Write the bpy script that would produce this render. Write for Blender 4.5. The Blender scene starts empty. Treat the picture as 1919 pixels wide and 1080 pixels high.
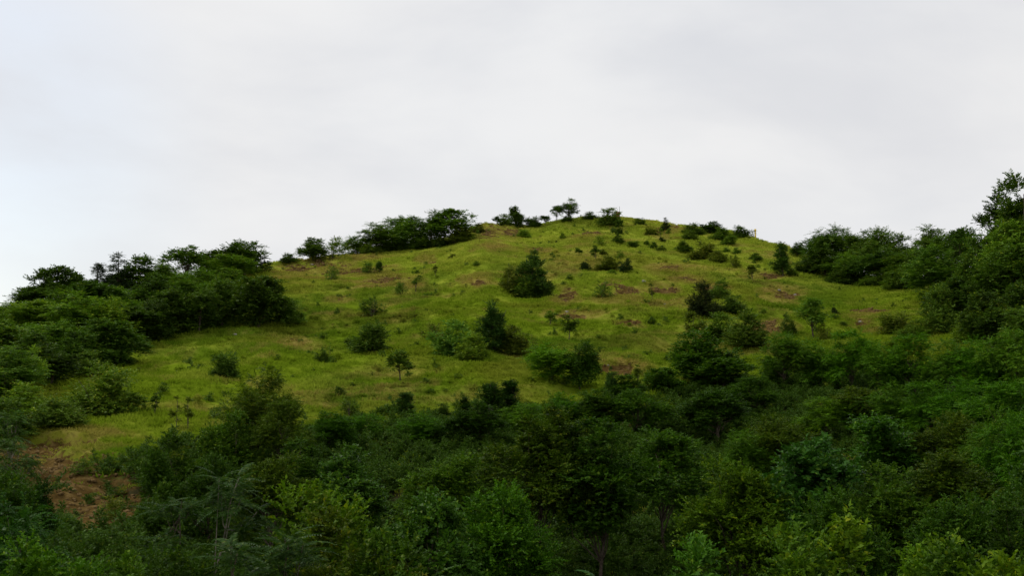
import bpy, math
import numpy as np
from mathutils import Vector, Matrix

# ------------------------------------------------------------------ camera, sky, sun, exposure
scene = bpy.context.scene
PW, PH = 1919.0, 1080.0
F = 2059.0                       # focal length in photo pixels
V_HOR = 850.0                    # eye-level line of the photo
PITCH = math.atan((V_HOR - PH / 2) / F)

cam_data = bpy.data.cameras.new('camera')
cam_data.sensor_width = 36.0
cam_data.lens = 36.0 * F / PW
cam_data.clip_start = 0.1
cam_data.clip_end = 20000.0
cam = bpy.data.objects.new('camera', cam_data)
scene.collection.objects.link(cam)
cam.location = (0, 0, 0)
cam.rotation_euler = (math.pi / 2 + PITCH, 0, 0)
scene.camera = cam

SUN_EL, SUN_AZ = math.radians(52), math.radians(-75)     # azimuth from +Y, negative = towards -X

world = bpy.data.worlds.new('World')
scene.world = world
world.use_nodes = True
wn = world.node_tree
for n in list(wn.nodes):
    wn.nodes.remove(n)
def wnode(t, **kw):
    n = wn.nodes.new(t)
    for k, v in kw.items():
        setattr(n, k, v)
    return n
w_out = wnode('ShaderNodeOutputWorld')
w_bg = wnode('ShaderNodeBackground')
w_sky = wnode('ShaderNodeTexSky', sky_type='NISHITA')
w_sky.sun_disc = False
w_sky.sun_elevation = SUN_EL
w_sky.sun_rotation = SUN_AZ
w_sky.air_density = 1.0
w_sky.dust_density = 2.0
w_tc = wnode('ShaderNodeTexCoord')
w_map = wnode('ShaderNodeMapping')
w_map.inputs['Scale'].default_value = (1.0, 1.0, 2.2)
w_map.inputs['Location'].default_value = (3.3, 1.7, 0.4)
w_n1 = wnode('ShaderNodeTexNoise')
w_n1.inputs['Scale'].default_value = 3.1
w_n1.inputs['Detail'].default_value = 5.0
w_n1.inputs['Roughness'].default_value = 0.52
w_n1.inputs['Distortion'].default_value = 0.3
w_ramp = wnode('ShaderNodeValToRGB')
w_ramp.color_ramp.interpolation = 'EASE'
w_ramp.color_ramp.elements[0].position = 0.32
w_ramp.color_ramp.elements[0].color = (7.4, 7.45, 7.7, 1)
w_ramp.color_ramp.elements[1].position = 0.70
w_ramp.color_ramp.elements[1].color = (8.9, 8.84, 8.78, 1)
w_n2 = wnode('ShaderNodeTexNoise')
w_n2.inputs['Scale'].default_value = 1.1
w_n2.inputs['Detail'].default_value = 3.0
w_thin = wnode('ShaderNodeMapRange')
w_thin.inputs['From Min'].default_value = 0.42
w_thin.inputs['From Max'].default_value = 0.72
w_thin.inputs['To Min'].default_value = 0.0
w_thin.inputs['To Max'].default_value = 0.12
w_mix = wnode('ShaderNodeMix', data_type='RGBA')
L = wn.links.new
L(w_tc.outputs['Generated'], w_map.inputs['Vector'])
L(w_map.outputs['Vector'], w_n1.inputs['Vector'])
L(w_map.outputs['Vector'], w_n2.inputs['Vector'])
L(w_n1.outputs['Fac'], w_ramp.inputs['Fac'])
L(w_n2.outputs['Fac'], w_thin.inputs['Value'])
# a thinner stretch of cloud low towards -X lets pale blue through
w_dot = wnode('ShaderNodeVectorMath', operation='DOT_PRODUCT')
w_gap = wnode('ShaderNodeMapRange', interpolation_type='SMOOTHSTEP')
w_gap.inputs['From Min'].default_value = 0.935
w_gap.inputs['From Max'].default_value = 1.0
w_dot.inputs[1].default_value = Vector((-0.56, 0.80, 0.20)).normalized()
w_sum = wnode('ShaderNodeMath', operation='MULTIPLY_ADD')
w_sum.inputs[2].default_value = 0.0
w_amp = wnode('ShaderNodeMapRange')
w_amp.inputs['From Min'].default_value = 0.35
w_amp.inputs['From Max'].default_value = 0.65
w_amp.inputs['To Min'].default_value = 0.15
w_amp.inputs['To Max'].default_value = 0.75
w_add = wnode('ShaderNodeMath', operation='ADD')
L(w_tc.outputs['Generated'], w_dot.inputs[0])
L(w_dot.outputs['Value'], w_gap.inputs['Value'])
L(w_n1.outputs['Fac'], w_amp.inputs['Value'])
L(w_gap.outputs['Result'], w_sum.inputs[0])
L(w_amp.outputs['Result'], w_sum.inputs[1])
L(w_sum.outputs[0], w_add.inputs[0])
L(w_thin.outputs['Result'], w_add.inputs[1])
L(w_add.outputs[0], w_mix.inputs['Factor'])
L(w_ramp.outputs['Color'], w_mix.inputs['A'])
w_glow = wnode('ShaderNodeMix', data_type='RGBA', blend_type='MULTIPLY')
w_glow.inputs['Factor'].default_value = 1.0
w_glow.inputs['B'].default_value = (2.3, 2.05, 1.75, 1)     # thin veil lit from behind
L(w_sky.outputs['Color'], w_glow.inputs['A'])
L(w_glow.outputs['Result'], w_mix.inputs['B'])
L(w_mix.outputs['Result'], w_bg.inputs['Color'])
w_bg.inputs['Strength'].default_value = 0.10
L(w_bg.outputs['Background'], w_out.inputs['Surface'])

sun_data = bpy.data.lights.new('sun', 'SUN')
sun_data.energy = 1.5
sun_data.angle = math.radians(15)
sun_data.color = (1.0, 0.95, 0.86)
sun = bpy.data.objects.new('sun', sun_data)
scene.collection.objects.link(sun)
sd = Vector((math.sin(SUN_AZ) * math.cos(SUN_EL), math.cos(SUN_AZ) * math.cos(SUN_EL), math.sin(SUN_EL)))
sun.rotation_euler = sd.to_track_quat('Z', 'Y').to_euler()

scene.view_settings.view_transform = 'Standard'
scene.view_settings.look = 'None'
scene.view_settings.gamma = 1.0
scene.view_settings.use_curve_mapping = False
scene.view_settings.exposure = 0.0
scene.cycles.max_bounces = 5
scene.cycles.diffuse_bounces = 3
scene.cycles.glossy_bounces = 1
scene.cycles.transmission_bounces = 3
scene.cycles.caustics_reflective = False
scene.cycles.caustics_refractive = False

C = scene.collection

# ------------------------------------------------------------------ numeric helpers
def _hash(ix, iy, seed):
    h = (ix.astype(np.int64) * 374761393 + iy.astype(np.int64) * 668265263 + seed * 1442695041) & 0x7fffffff
    h = ((h ^ (h >> 13)) * 1274126177) & 0x7fffffff
    return ((h ^ (h >> 16)) & 0xffff) / 65535.0
def vnoise(x, y, seed=0):
    x = np.asarray(x, float); y = np.asarray(y, float)
    ix = np.floor(x); iy = np.floor(y)
    fx = x - ix; fy = y - iy
    fx = fx * fx * fx * (fx * (fx * 6 - 15) + 10); fy = fy * fy * fy * (fy * (fy * 6 - 15) + 10)
    a = _hash(ix, iy, seed); b = _hash(ix + 1, iy, seed); c = _hash(ix, iy + 1, seed); d = _hash(ix + 1, iy + 1, seed)
    return (a * (1 - fx) + b * fx) * (1 - fy) + (c * (1 - fx) + d * fx) * fy - 0.5
def fbm(x, y, seed=0, octs=4, gain=0.5):
    s = 0; a = 1.0
    for o in range(octs):
        s = s + a * vnoise(x * 2 ** o + 17.3 * o, y * 2 ** o - 9.1 * o, seed + o); a *= gain
    return s
def sstep(a, b, x):
    t = np.clip((x - a) / (b - a), 0, 1)
    return t * t * (3 - 2 * t)
cp, sp = math.cos(PITCH), math.sin(PITCH)
def project(x, y, z):
    fwd = y * cp + z * sp
    up = z * cp - y * sp
    fwd = np.where(fwd > 0.5, fwd, 0.5)
    return PW / 2 + F * x / fwd, PH / 2 - F * up / fwd
def ray(u, v):
    cx, cu = (u - PW / 2) / F, (PH / 2 - v) / F
    d = np.array([cx, cp - cu * sp, sp + cu * cp])
    return d / math.hypot(d[0], d[1])          # unit horizontal length: point at distance r is r*d

# ------------------------------------------------------------------ the lie of the land
# crest line: photo column, photo row, distance in metres
CREST = [(-700, 690, 120), (-300, 640, 130), (0, 607, 148), (150, 572, 160), (250, 552, 168), (400, 522, 182), (500, 499, 195),
         (560, 490, 202), (640, 478, 208), (750, 463, 216), (840, 446, 224), (885, 427, 229), (910, 420, 231), (945, 424, 233),
         (1000, 427, 237), (1040, 419, 241), (1090, 413, 246), (1150, 413, 250), (1190, 413, 250), (1250, 423, 248), (1330, 433, 240),
         (1400, 445, 232), (1450, 458, 224), (1510, 482, 210), (1570, 502, 196), (1650, 519, 182), (1740, 529, 168), (1919, 541, 150), (2300, 560, 130), (2700, 600, 115)]
_cu = []; 
for (u, v, D) in CREST:
    d = ray(u, v)
    _cu.append((math.atan2(d[0], d[1]), d[2], D))
_cu = np.array(_cu)
_FINE = np.linspace(_cu[0, 0], _cu[-1, 0], 900)
def _smooth(vals, k):
    ker = np.hanning(k); ker /= ker.sum()
    return np.convolve(np.pad(vals, k // 2, mode='edge'), ker, 'valid')[:len(vals)]
TEL = _smooth(np.interp(_FINE, _cu[:, 0], _cu[:, 1]), 11)
TD = _smooth(np.interp(_FINE, _cu[:, 0], _cu[:, 2]), 61)
def _az_of_u(u):
    return math.atan2((u - PW / 2) / F, cp)
_tu = np.array([_az_of_u(u) for u in (-700, 0, 200, 420, 700, 960, 1300, 1700, 2300)])
TZ0 = np.array([-4.0, -4.6, -4.8, -5.5, -6.3, -6.6, -6.6, -6.2, -6.0])
TR0 = np.array([22., 23., 25., 32., 40., 42., 42., 40., 36.])
TEX = np.array([1.3, 1.35, 1.32, 1.22, 1.1, 1.08, 1.08, 1.1, 1.1])
def hill(th, r, el):
    D = np.interp(th, _FINE, TD)
    z0 = np.interp(th, _tu, TZ0); r0 = np.interp(th, _tu, TR0); ex = np.interp(th, _tu, TEX)
    zc = D * el
    t = np.clip((r - r0) / (D - r0), 0, None)
    z = z0 + (zc - z0) * np.minimum(t, 1) ** ex
    s = (zc - z0) * ex / (D - r0)              # slope on reaching the crest
    q = np.clip(r - D, 0, None)
    Rr = 42.0                                   # distance over which the slope turns over
    over = np.where(q < Rr, s * q - (s + 0.28) * q * q / (2 * Rr), s * Rr - (s + 0.28) * Rr / 2 - 0.28 * (q - Rr))
    z = z + np.where(r > D, over, 0)
    return np.maximum(z, -16 - 0 * z) if np.ndim(z) else max(z, -16)
# make the skyline meet the crest line exactly
_el = TEL.copy()
_rr = np.linspace(60, 330, 541)
for it in range(8):
    zz = hill(_FINE[:, None], _rr[None, :], _el[:, None])
    mx = (zz / _rr[None, :]).max(1)
    _el = _el - (mx - TEL) * 0.9
# bare soil: column, row, half width, half height (photo px), depth of the hollow in metres
SOIL = [(615, 501, 85, 12, .45), (725, 521, 38, 7, .45), (917, 431, 34, 12, .5), (958, 437, 22, 7, .2), (890, 527, 30, 8, .35), (801, 490, 14, 4, .35), (1060, 551, 16, 15, .4),
        (1168, 550, 34, 13, .5), (1242, 568, 26, 6, .45), (1078, 587, 36, 6, .35), (1472, 549, 28, 10, .45), (1440, 520, 24, 4, .25),
        (1620, 605, 26, 5, .4), (1636, 584, 32, 6, .25), (1165, 689, 30, 8, .45), (1245, 540, 26, 7, .3), (1240, 437, 16, 5, .2), (1265, 430, 12, 4, .2),
        (1072, 505, 12, 3, .25), (930, 462, 14, 3, .2), (1250, 502, 34, 4, .15), (1440, 615, 26, 16, .2), (1330, 628, 16, 6, .25), (1460, 650, 20, 10, .2), (690, 480, 20, 3, .1), (1010, 470, 18, 3, .2), (1105, 440, 20, 3, .2), (560, 505, 30, 6, .3), (775, 535, 14, 3, .25), (1015, 520, 14, 4, .3), (1290, 520, 22, 3, .3), (1180, 605, 22, 4, .3), (640, 560, 18, 4, .2), (560, 640, 26, 5, .2), (1330, 540, 18, 3, .25),
        (50, 842, 125, 36, .85), (118, 812, 66, 10, 1.0), (165, 945, 165, 100, .6), (350, 1015, 60, 22, .5), (10, 866, 90, 22, .5)]
def ground_full(x, y):
    x = np.asarray(x, float); y = np.asarray(y, float)
    r = np.hypot(x, y); th = np.arctan2(x, y)
    el = np.interp(th, _FINE, _el)
    z = hill(th, r, el)
    # the bank the camera stands on
    bank = 1 - sstep(6, 21, r)
    z = z * (1 - bank) + (-1.75) * bank
    # far plain behind the hill and all round
    far = sstep(330, 600, r)
    z = z * (1 - far) + (-16) * far
    side = sstep(0.62, 1.0, np.abs(th)) * (1 - bank)
    z = z * (1 - side) + side * (-9 + 0 * z)
    u, v = project(x, y, z)
    # relief: swells, hummocks and the small terraces grazing leaves along a slope
    on = sstep(28, 60, r) * (1 - far)
    z = z + on * (0.9 * fbm(x / 31, y / 31, 5, 3) + 0.62 * fbm(x / 7.5, y / 7.5, 11, 3) + 0.17 * fbm(x / 1.6, y / 1.6, 23, 2))
    ph = z / 1.9 + 2.0 * fbm(x / 16, y / 16, 31, 3)
    fr = ph - np.floor(ph)
    z = z + on * 0.78 * (np.where(fr < .72, fr / .72, (1 - fr) / .28) - .5) * sstep(-.25, .25, fbm(x / 22, y / 22, 41, 2) + .1)
    soil = np.zeros_like(z); cut = np.zeros_like(z)
    inview = (r > 24) & (r < 330) & (np.abs(th) < 0.6)
    jit = fbm(x / 3.2, y / 3.2, 53, 4)
    jit2 = fbm(x / 6.5, y / 1.9, 57, 3)
    for (su, sv, hw, hh, dep) in SOIL:
        e = np.sqrt(((u - su) / hw) ** 2 + ((v - sv) / hh) ** 2) + (1.0 * jit + 0.9 * jit2) * (1.0 if hh < 25 else .45)
        m = np.where(inview, 1 - sstep(0.62, 1.12, e), 0)
        soil = np.maximum(soil, m)
        cut = np.maximum(cut, dep * np.where(inview, 1 - sstep(0.75, 1.0, e), 0) * (0.75 + 0.8 * jit))
    z = z - cut + soil * (0.30 * fbm(x / 0.9, y / 0.9, 61, 3) + .35 * fbm(x / 2.6, y / 2.6, 67, 2))
    line = np.interp(u, FOREST_U, FOREST_V)
    wood = np.where((np.abs(th) < 0.9) & (r < 140), sstep(-25, 25, v - line + 60 * jit), 0)
    return z, soil, wood
def dry_turf(x, y, z):
    """thin, dry turf round the bare scars"""
    u, v = project(x, y, z); r = np.hypot(x, y)
    d = np.zeros_like(z); jit = fbm(x / 5, y / 5, 71, 3) + .8 * fbm(x / 12, y / 3.5, 73, 3)
    for (su, sv, hw, hh, dep) in SOIL:
        e = np.sqrt(((u - su) / (hw * 1.6 + 8)) ** 2 + ((v - sv - .4 * hh) / (hh * 1.7 + 4)) ** 2) + .8 * jit
        d = np.maximum(d, np.where((r > 24) & (r < 330), 1 - sstep(.35, 1.15, e), 0))
    return d
FOREST_U = [-400, 0, 90, 250, 420, 560, 700, 850, 950, 1150, 1250, 1400, 1500, 1919, 2300]
FOREST_V = [880, 870, 880, 880, 840, 810, 805, 795, 775, 770, 740, 715, 700, 695, 695]
def gz(x, y):
    return float(ground_full(np.array([x]), np.array([y]))[0][0])
_march = np.concatenate([np.arange(20, 330, 0.4)])
def hit(u, v):
    """where the photo's sight line through (u, v) meets the ground"""
    d = ray(u, v)
    x = d[0] * _march; y = d[1] * _march
    g = ground_full(x, y)[0]
    below = np.nonzero(d[2] * _march <= g)[0]
    if len(below):
        k = below[0]
    else:
        k = int(np.argmax(g / _march))
    return x[k], y[k], g[k], _march[k]
# ------------------------------------------------------------------ materials
def new_mat(name):
    m = bpy.data.materials.new(name); m.use_nodes = True
    nt = m.node_tree
    for n in list(nt.nodes): nt.nodes.remove(n)
    return m, nt
def nd(nt, t, **kw):
    n = nt.nodes.new(t)
    for k, v in kw.items(): setattr(n, k, v)
    return n
def ramp(nt, stops):
    n = nt.nodes.new('ShaderNodeValToRGB'); cr = n.color_ramp
    while len(cr.elements) < len(stops): cr.elements.new(0.5)
    for e, (p, c) in zip(cr.elements, stops):
        e.position = p; e.color = (*c, 1)
    return n
def mixc(nt, a, b, fac, blend='MIX'):
    n = nt.nodes.new('ShaderNodeMix'); n.data_type = 'RGBA'; n.blend_type = blend
    for s, val in (('A', a), ('B', b), ('Factor', fac)):
        if hasattr(val, 'links'): nt.links.new(val, n.inputs[s])
        elif s == 'Factor': n.inputs[s].default_value = val
        else: n.inputs[s].default_value = (*val, 1)
    return n.outputs['Result']
def noise(nt, vec, scale, detail=3, rough=.55, dist=0):
    n = nt.nodes.new('ShaderNodeTexNoise')
    n.inputs['Scale'].default_value = scale; n.inputs['Detail'].default_value = detail
    n.inputs['Roughness'].default_value = rough; n.inputs['Distortion'].default_value = dist
    nt.links.new(vec, n.inputs['Vector'])
    return n.outputs['Fac']
def maprange(nt, val, a, b, c=0., d=1.):
    n = nt.nodes.new('ShaderNodeMapRange'); n.interpolation_type = 'SMOOTHSTEP'
    nt.links.new(val, n.inputs['Value'])
    for k, x in zip(('From Min', 'From Max', 'To Min', 'To Max'), (a, b, c, d)): n.inputs[k].default_value = x
    return n.outputs['Result']

GRASS = dict(olive=(.170, .142, .022), lush=(.085, .150, .008), mid=(.150, .218, .011), yellow=(.345, .385, .045), straw=(.320, .225, .070))
def meadow_colour(nt, gain=1.0, attr='GEOMETRY'):
    """grass colour by where it grows in the world: lush and yellow patches, straw streaks"""
    geo = nd(nt, 'ShaderNodeNewGeometry'); pos = geo.outputs['Position']
    g = lambda k: tuple(min(1, c * gain) for c in GRASS[k])
    big = noise(nt, pos, 0.035, 4, .6, .6)
    mid = noise(nt, pos, 0.16, 4, .6, .4)
    fine = noise(nt, pos, 1.1, 3, .6)
    sep = nd(nt, 'ShaderNodeSeparateXYZ'); nt.links.new(pos, sep.inputs[0])
    dry = maprange(nt, sep.outputs['Z'], 3, 44, 0, 1)              # moist, deep green foot of the slope; drier, yellower turf towards the top
    c = mixc(nt, g('lush'), g('mid'), maprange(nt, big, .36, .56))
    yl = nd(nt, 'ShaderNodeMath', operation='MULTIPLY_ADD')
    nt.links.new(maprange(nt, mid, .44, .70), yl.inputs[0]); yl.inputs[1].default_value = .55
    nt.links.new(maprange(nt, dry, 0, 1, -.12, .42), yl.inputs[2])
    c = mixc(nt, c, g('yellow'), yl.outputs[0])
    st = nd(nt, 'ShaderNodeMath', operation='MULTIPLY')
    nt.links.new(maprange(nt, noise(nt, pos, 0.075, 5, .65, 1.0), .50, .66), st.inputs[0])
    nt.links.new(maprange(nt, fine, .35, .65, .25, .6), st.inputs[1])
    ol = maprange(nt, noise(nt, pos, 0.05, 4, .6, .8), .50, .68, 0, .38)
    c = mixc(nt, c, g('olive'), ol)
    c = mixc(nt, c, g('straw'), st.outputs[0])
    at = nd(nt, 'ShaderNodeAttribute', attribute_name='dry', attribute_type=attr)
    c = mixc(nt, c, mixc(nt, g('olive'), g('straw'), maprange(nt, fine, .35, .6)), maprange(nt, at.outputs['Fac'], .1, 1., 0, .55))
    c = mixc(nt, c, mixc(nt, c, (0.7, .74, .6), 1, 'MULTIPLY'), maprange(nt, fine, .5, .75))
    return c

def ground_material():
    m, nt = new_mat('meadow_ground')
    out = nd(nt, 'ShaderNodeOutputMaterial'); b = nd(nt, 'ShaderNodeBsdfPrincipled')
    geo = nd(nt, 'ShaderNodeNewGeometry'); pos = geo.outputs['Position']
    grass = meadow_colour(nt, 0.85)
    a_s = nd(nt, 'ShaderNodeAttribute', attribute_name='soil'); a_w = nd(nt, 'ShaderNodeAttribute', attribute_name='wood')
    soil = ramp(nt, [(.25, (.036, .022, .007)), (.5, (.086, .054, .016)), (.78, (.21, .145, .055))])
    nt.links.new(noise(nt, pos, 1.7, 5, .65), soil.inputs[0])
    litter = ramp(nt, [(.3, (.030, .028, .012)), (.6, (.055, .05, .022)), (.8, (.04, .06, .015))])
    nt.links.new(noise(nt, pos, 1.2, 4, .6), litter.inputs[0])
    c = mixc(nt, grass, litter.outputs[0], a_w.outputs['Fac'])
    edge = nd(nt, 'ShaderNodeMath', operation='ADD')
    nt.links.new(a_s.outputs['Fac'], edge.inputs[0])
    nt.links.new(maprange(nt, noise(nt, pos, 2.2, 4, .6), .3, .7, -.35, .35), edge.inputs[1])
    c = mixc(nt, c, soil.outputs[0], maprange(nt, edge.outputs[0], .3, .75))
    nt.links.new(c, b.inputs['Base Color'])
    b.inputs['Roughness'].default_value = 1.; b.inputs['Specular IOR Level'].default_value = 0.
    bump = nd(nt, 'ShaderNodeBump'); bump.inputs['Strength'].default_value = .6; bump.inputs['Distance'].default_value = .12
    nt.links.new(noise(nt, pos, 3.0, 5, .7), bump.inputs['Height'])
    nt.links.new(bump.outputs[0], b.inputs['Normal'])
    nt.links.new(b.outputs[0], out.inputs[0])
    return m

def blade_material():
    m, nt = new_mat('grass_blades')
    out = nd(nt, 'ShaderNodeOutputMaterial')
    c = meadow_colour(nt, 1.40, 'INSTANCER')
    d = nd(nt, 'ShaderNodeBsdfDiffuse'); t = nd(nt, 'ShaderNodeBsdfTranslucent'); mx = nd(nt, 'ShaderNodeMixShader')
    nt.links.new(c, d.inputs[0]); nt.links.new(c, t.inputs[0]); mx.inputs[0].default_value = .4
    nt.links.new(d.outputs[0], mx.inputs[1]); nt.links.new(t.outputs[0], mx.inputs[2]); nt.links.new(mx.outputs[0], out.inputs[0])
    return m

def leaf_material(name, base, vary, rough=.45, trans=.28):
    """foliage: the species' colour, leaf-to-leaf and spray-to-spray variation; each plant's own tint comes from its object colour"""
    m, nt = new_mat(name)
    out = nd(nt, 'ShaderNodeOutputMaterial')
    geo = nd(nt, 'ShaderNodeNewGeometry'); oi = nd(nt, 'ShaderNodeObjectInfo'); tc = nd(nt, 'ShaderNodeTexCoord')
    c = mixc(nt, base, vary, maprange(nt, geo.outputs['Random Per Island'], 0, 1))
    c = mixc(nt, c, tuple(x * .62 for x in base), maprange(nt, noise(nt, tc.outputs['Object'], 1.1, 2), .45, .62, 0, .8))
    c = mixc(nt, c, (base[0] * 3.2, base[1] * 1.9, base[2] * 1.6), maprange(nt, geo.outputs['Random Per Island'], .90, .97, 0, .8))   # yellowing leaves
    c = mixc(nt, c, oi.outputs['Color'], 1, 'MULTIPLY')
    b = nd(nt, 'ShaderNodeBsdfPrincipled'); nt.links.new(c, b.inputs['Base Color'])
    b.inputs['Roughness'].default_value = rough; b.inputs['Specular IOR Level'].default_value = .06
    t = nd(nt, 'ShaderNodeBsdfTranslucent')
    nt.links.new(mixc(nt, c, (1.0, 1.1, .55), 1, 'MULTIPLY'), t.inputs[0])
    mx = nd(nt, 'ShaderNodeMixShader'); mx.inputs[0].default_value = trans
    nt.links.new(b.outputs[0], mx.inputs[1]); nt.links.new(t.outputs[0], mx.inputs[2]); nt.links.new(mx.outputs[0], out.inputs[0])
    return m

def plain_material(name, c1, c2, scale=6., rough=.9):
    m, nt = new_mat(name)
    out = nd(nt, 'ShaderNodeOutputMaterial'); b = nd(nt, 'ShaderNodeBsdfPrincipled')
    tc = nd(nt, 'ShaderNodeTexCoord')
    nt.links.new(mixc(nt, c1, c2, maprange(nt, noise(nt, tc.outputs['Object'], scale, 4, .65), .3, .7)), b.inputs['Base Color'])
    b.inputs['Roughness'].default_value = rough; b.inputs['Specular IOR Level'].default_value = .02
    nt.links.new(b.outputs[0], out.inputs[0])
    return m

M_GROUND = ground_material()
M_BLADE = blade_material()
M_BARK = plain_material('bark', (.055, .042, .030), (.13, .105, .08))
M_BARK_PALE = plain_material('pale_bark', (.12, .105, .08), (.24, .21, .17))
M_ROCK = plain_material('rock', (.20, .18, .16), (.38, .35, .31), 3.)
M_CLOD = plain_material('clod', (.07, .042, .013), (.22, .15, .065), 2.)
M_YELLOW = plain_material('yellow_paint', (.85, .56, .06), (.90, .64, .12))
M_BRICK = plain_material('red_brick', (.16, .065, .042), (.22, .10, .065), 12.)
M_METAL = plain_material('dark_metal', (.06, .06, .065), (.11, .11, .115))
LEAF = dict(
    broad=leaf_material('broad_leaf', (.060, .122, .012), (.100, .172, .018)),
    feather=leaf_material('feathery_leaf', (.066, .142, .013), (.112, .195, .020)),
    frond=leaf_material('frond_leaf', (.044, .100, .016), (.066, .130, .024), rough=.4),
    bush=leaf_material('bush_leaf', (.070, .135, .014), (.118, .190, .022)),
    dark=leaf_material('dark_needle', (.024, .050, .014), (.040, .070, .018), rough=.6, trans=.15),
    cone=leaf_material('pear_leaf', (.044, .100, .014), (.070, .136, .020), rough=.4),
    glossy=leaf_material('glossy_leaf', (.052, .115, .020), (.090, .165, .034), rough=.32),
    weed=leaf_material('weed_leaf', (.045, .100, .010), (.075, .140, .018)),
)

# ------------------------------------------------------------------ mesh helpers
def mesh_from(name, verts, quads, mat, smooth=False):
    """a mesh from a vertex array and an (n, 4) quad array (fast path)"""
    me = bpy.data.meshes.new(name)
    verts = np.asarray(verts, np.float32); quads = np.asarray(quads, np.int32)
    me.vertices.add(len(verts)); me.vertices.foreach_set('co', verts.ravel())
    n = len(quads)
    me.loops.add(n * 4); me.loops.foreach_set('vertex_index', quads.ravel())
    me.polygons.add(n)
    me.polygons.foreach_set('loop_start', np.arange(0, n * 4, 4, dtype=np.int32))
    me.polygons.foreach_set('loop_total', np.full(n, 4, np.int32))
    if smooth: me.polygons.foreach_set('use_smooth', np.ones(n, bool))
    me.update(calc_edges=True)
    me.materials.append(mat)
    return me
def link(name, me, parent=None):
    o = bpy.data.objects.new(name, me); C.objects.link(o)
    if parent is not None: o.parent = parent
    return o
def tag(o, label=None, category=None, group=None, kind=None):
    for k, v in (('label', label), ('category', category), ('group', group), ('kind', kind)):
        if v: o[k] = v
    return o
def unit(a):
    return a / np.maximum(np.linalg.norm(a, axis=-1, keepdims=True), 1e-9)
def tube(path, radii, sides=6):
    """verts, quads of a tapered tube along a polyline"""
    path = np.asarray(path, float); n = len(path)
    vs = []
    for i in range(n):
        t = unit(path[min(i + 1, n - 1)] - path[max(i - 1, 0)])
        a = unit(np.cross(t, [0.31, .2, .93] if abs(t[2]) < .9 else [1., .1, 0])); b = np.cross(t, a)
        ang = np.arange(sides) * 2 * math.pi / sides
        vs.append(path[i] + radii[i] * (np.cos(ang)[:, None] * a + np.sin(ang)[:, None] * b))
    q = []
    for i in range(n - 1):
        for k in range(sides):
            k2 = (k + 1) % sides
            q.append((i * sides + k, i * sides + k2, (i + 1) * sides + k2, (i + 1) * sides + k))
    return np.concatenate(vs), np.array(q)
def join(parts):
    V, Q, off = [], [], 0
    for v, q in parts:
        V.append(v); Q.append(np.asarray(q) + off); off += len(v)
    return np.concatenate(V), np.concatenate(Q)
def leaf_quads(P, A, N, Ln, Wd, fold=.12):
    S = unit(np.cross(A, N)); N = np.cross(S, A)
    Ln = Ln[:, None]; Wd = Wd[:, None]
    v = np.stack([P, P + A * Ln * .45 + S * Wd * .5 + N * Ln * fold, P + A * Ln - N * Ln * .1, P + A * Ln * .45 - S * Wd * .5 + N * Ln * fold], 1)
    q = np.arange(len(P) * 4).reshape(-1, 4)
    return v.reshape(-1, 3), q

# ------------------------------------------------------------------ foliage
def clump_points(rng, K, shape):
    """clump centres in a unit crown: x, y in -1..1, z in 0..1"""
    pts = []
    ph = rng.uniform(0, 6.28, 6)
    nl = int(rng.integers(6, 10)); lr = .40
    lobes = unit(rng.normal(size=(nl, 3)) * np.array([1, 1, .8])) * rng.uniform(.42, .68, (nl, 1))
    lobes[0] = (rng.normal() * .1, rng.normal() * .1, .6)
    while len(pts) < K:
        if shape == 'cone':
            h = 1 - math.sqrt(rng.uniform(0.002, 1)); a = rng.uniform(0, 6.283)
            R = (1 - h) ** .75 * (1 + .22 * math.sin(3 * a + ph[0] + 4 * h)) * math.sqrt(rng.uniform(.15, 1)) * .85
            pts.append((R * math.cos(a), R * math.sin(a), h * .95 + .04)); continue
        if rng.uniform() < .78:                      # most sprays sit on a few big lobes, the rest fill the inside
            p = lobes[rng.integers(len(lobes))] + unit(rng.normal(size=3)) * lr * rng.uniform(.2, 1) ** .5
        else:
            p = unit(rng.normal(size=3)) * rng.uniform(.1, 1) ** .5 * .6
        if shape == 'mound':
            p[2] = abs(p[2]); pts.append((p[0], p[1], p[2] * .97 + .02))
        elif shape == 'layer':
            z = .5 + .5 * p[2]; z = (round(z * 5 + rng.uniform(-.3, .3)) + rng.uniform(-.12, .12)) / 5.2
            pts.append((p[0] * 1.05, p[1] * 1.05, z))
        elif shape == 'umbrella':
            z = .5 + .5 * p[2]
            pts.append((p[0], p[1], z ** .7 * (1 - .25 * (p[0] ** 2 + p[1] ** 2))))
        else:
            pts.append((p[0], p[1], .5 + .5 * p[2]))
    return np.array(pts)

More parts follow.
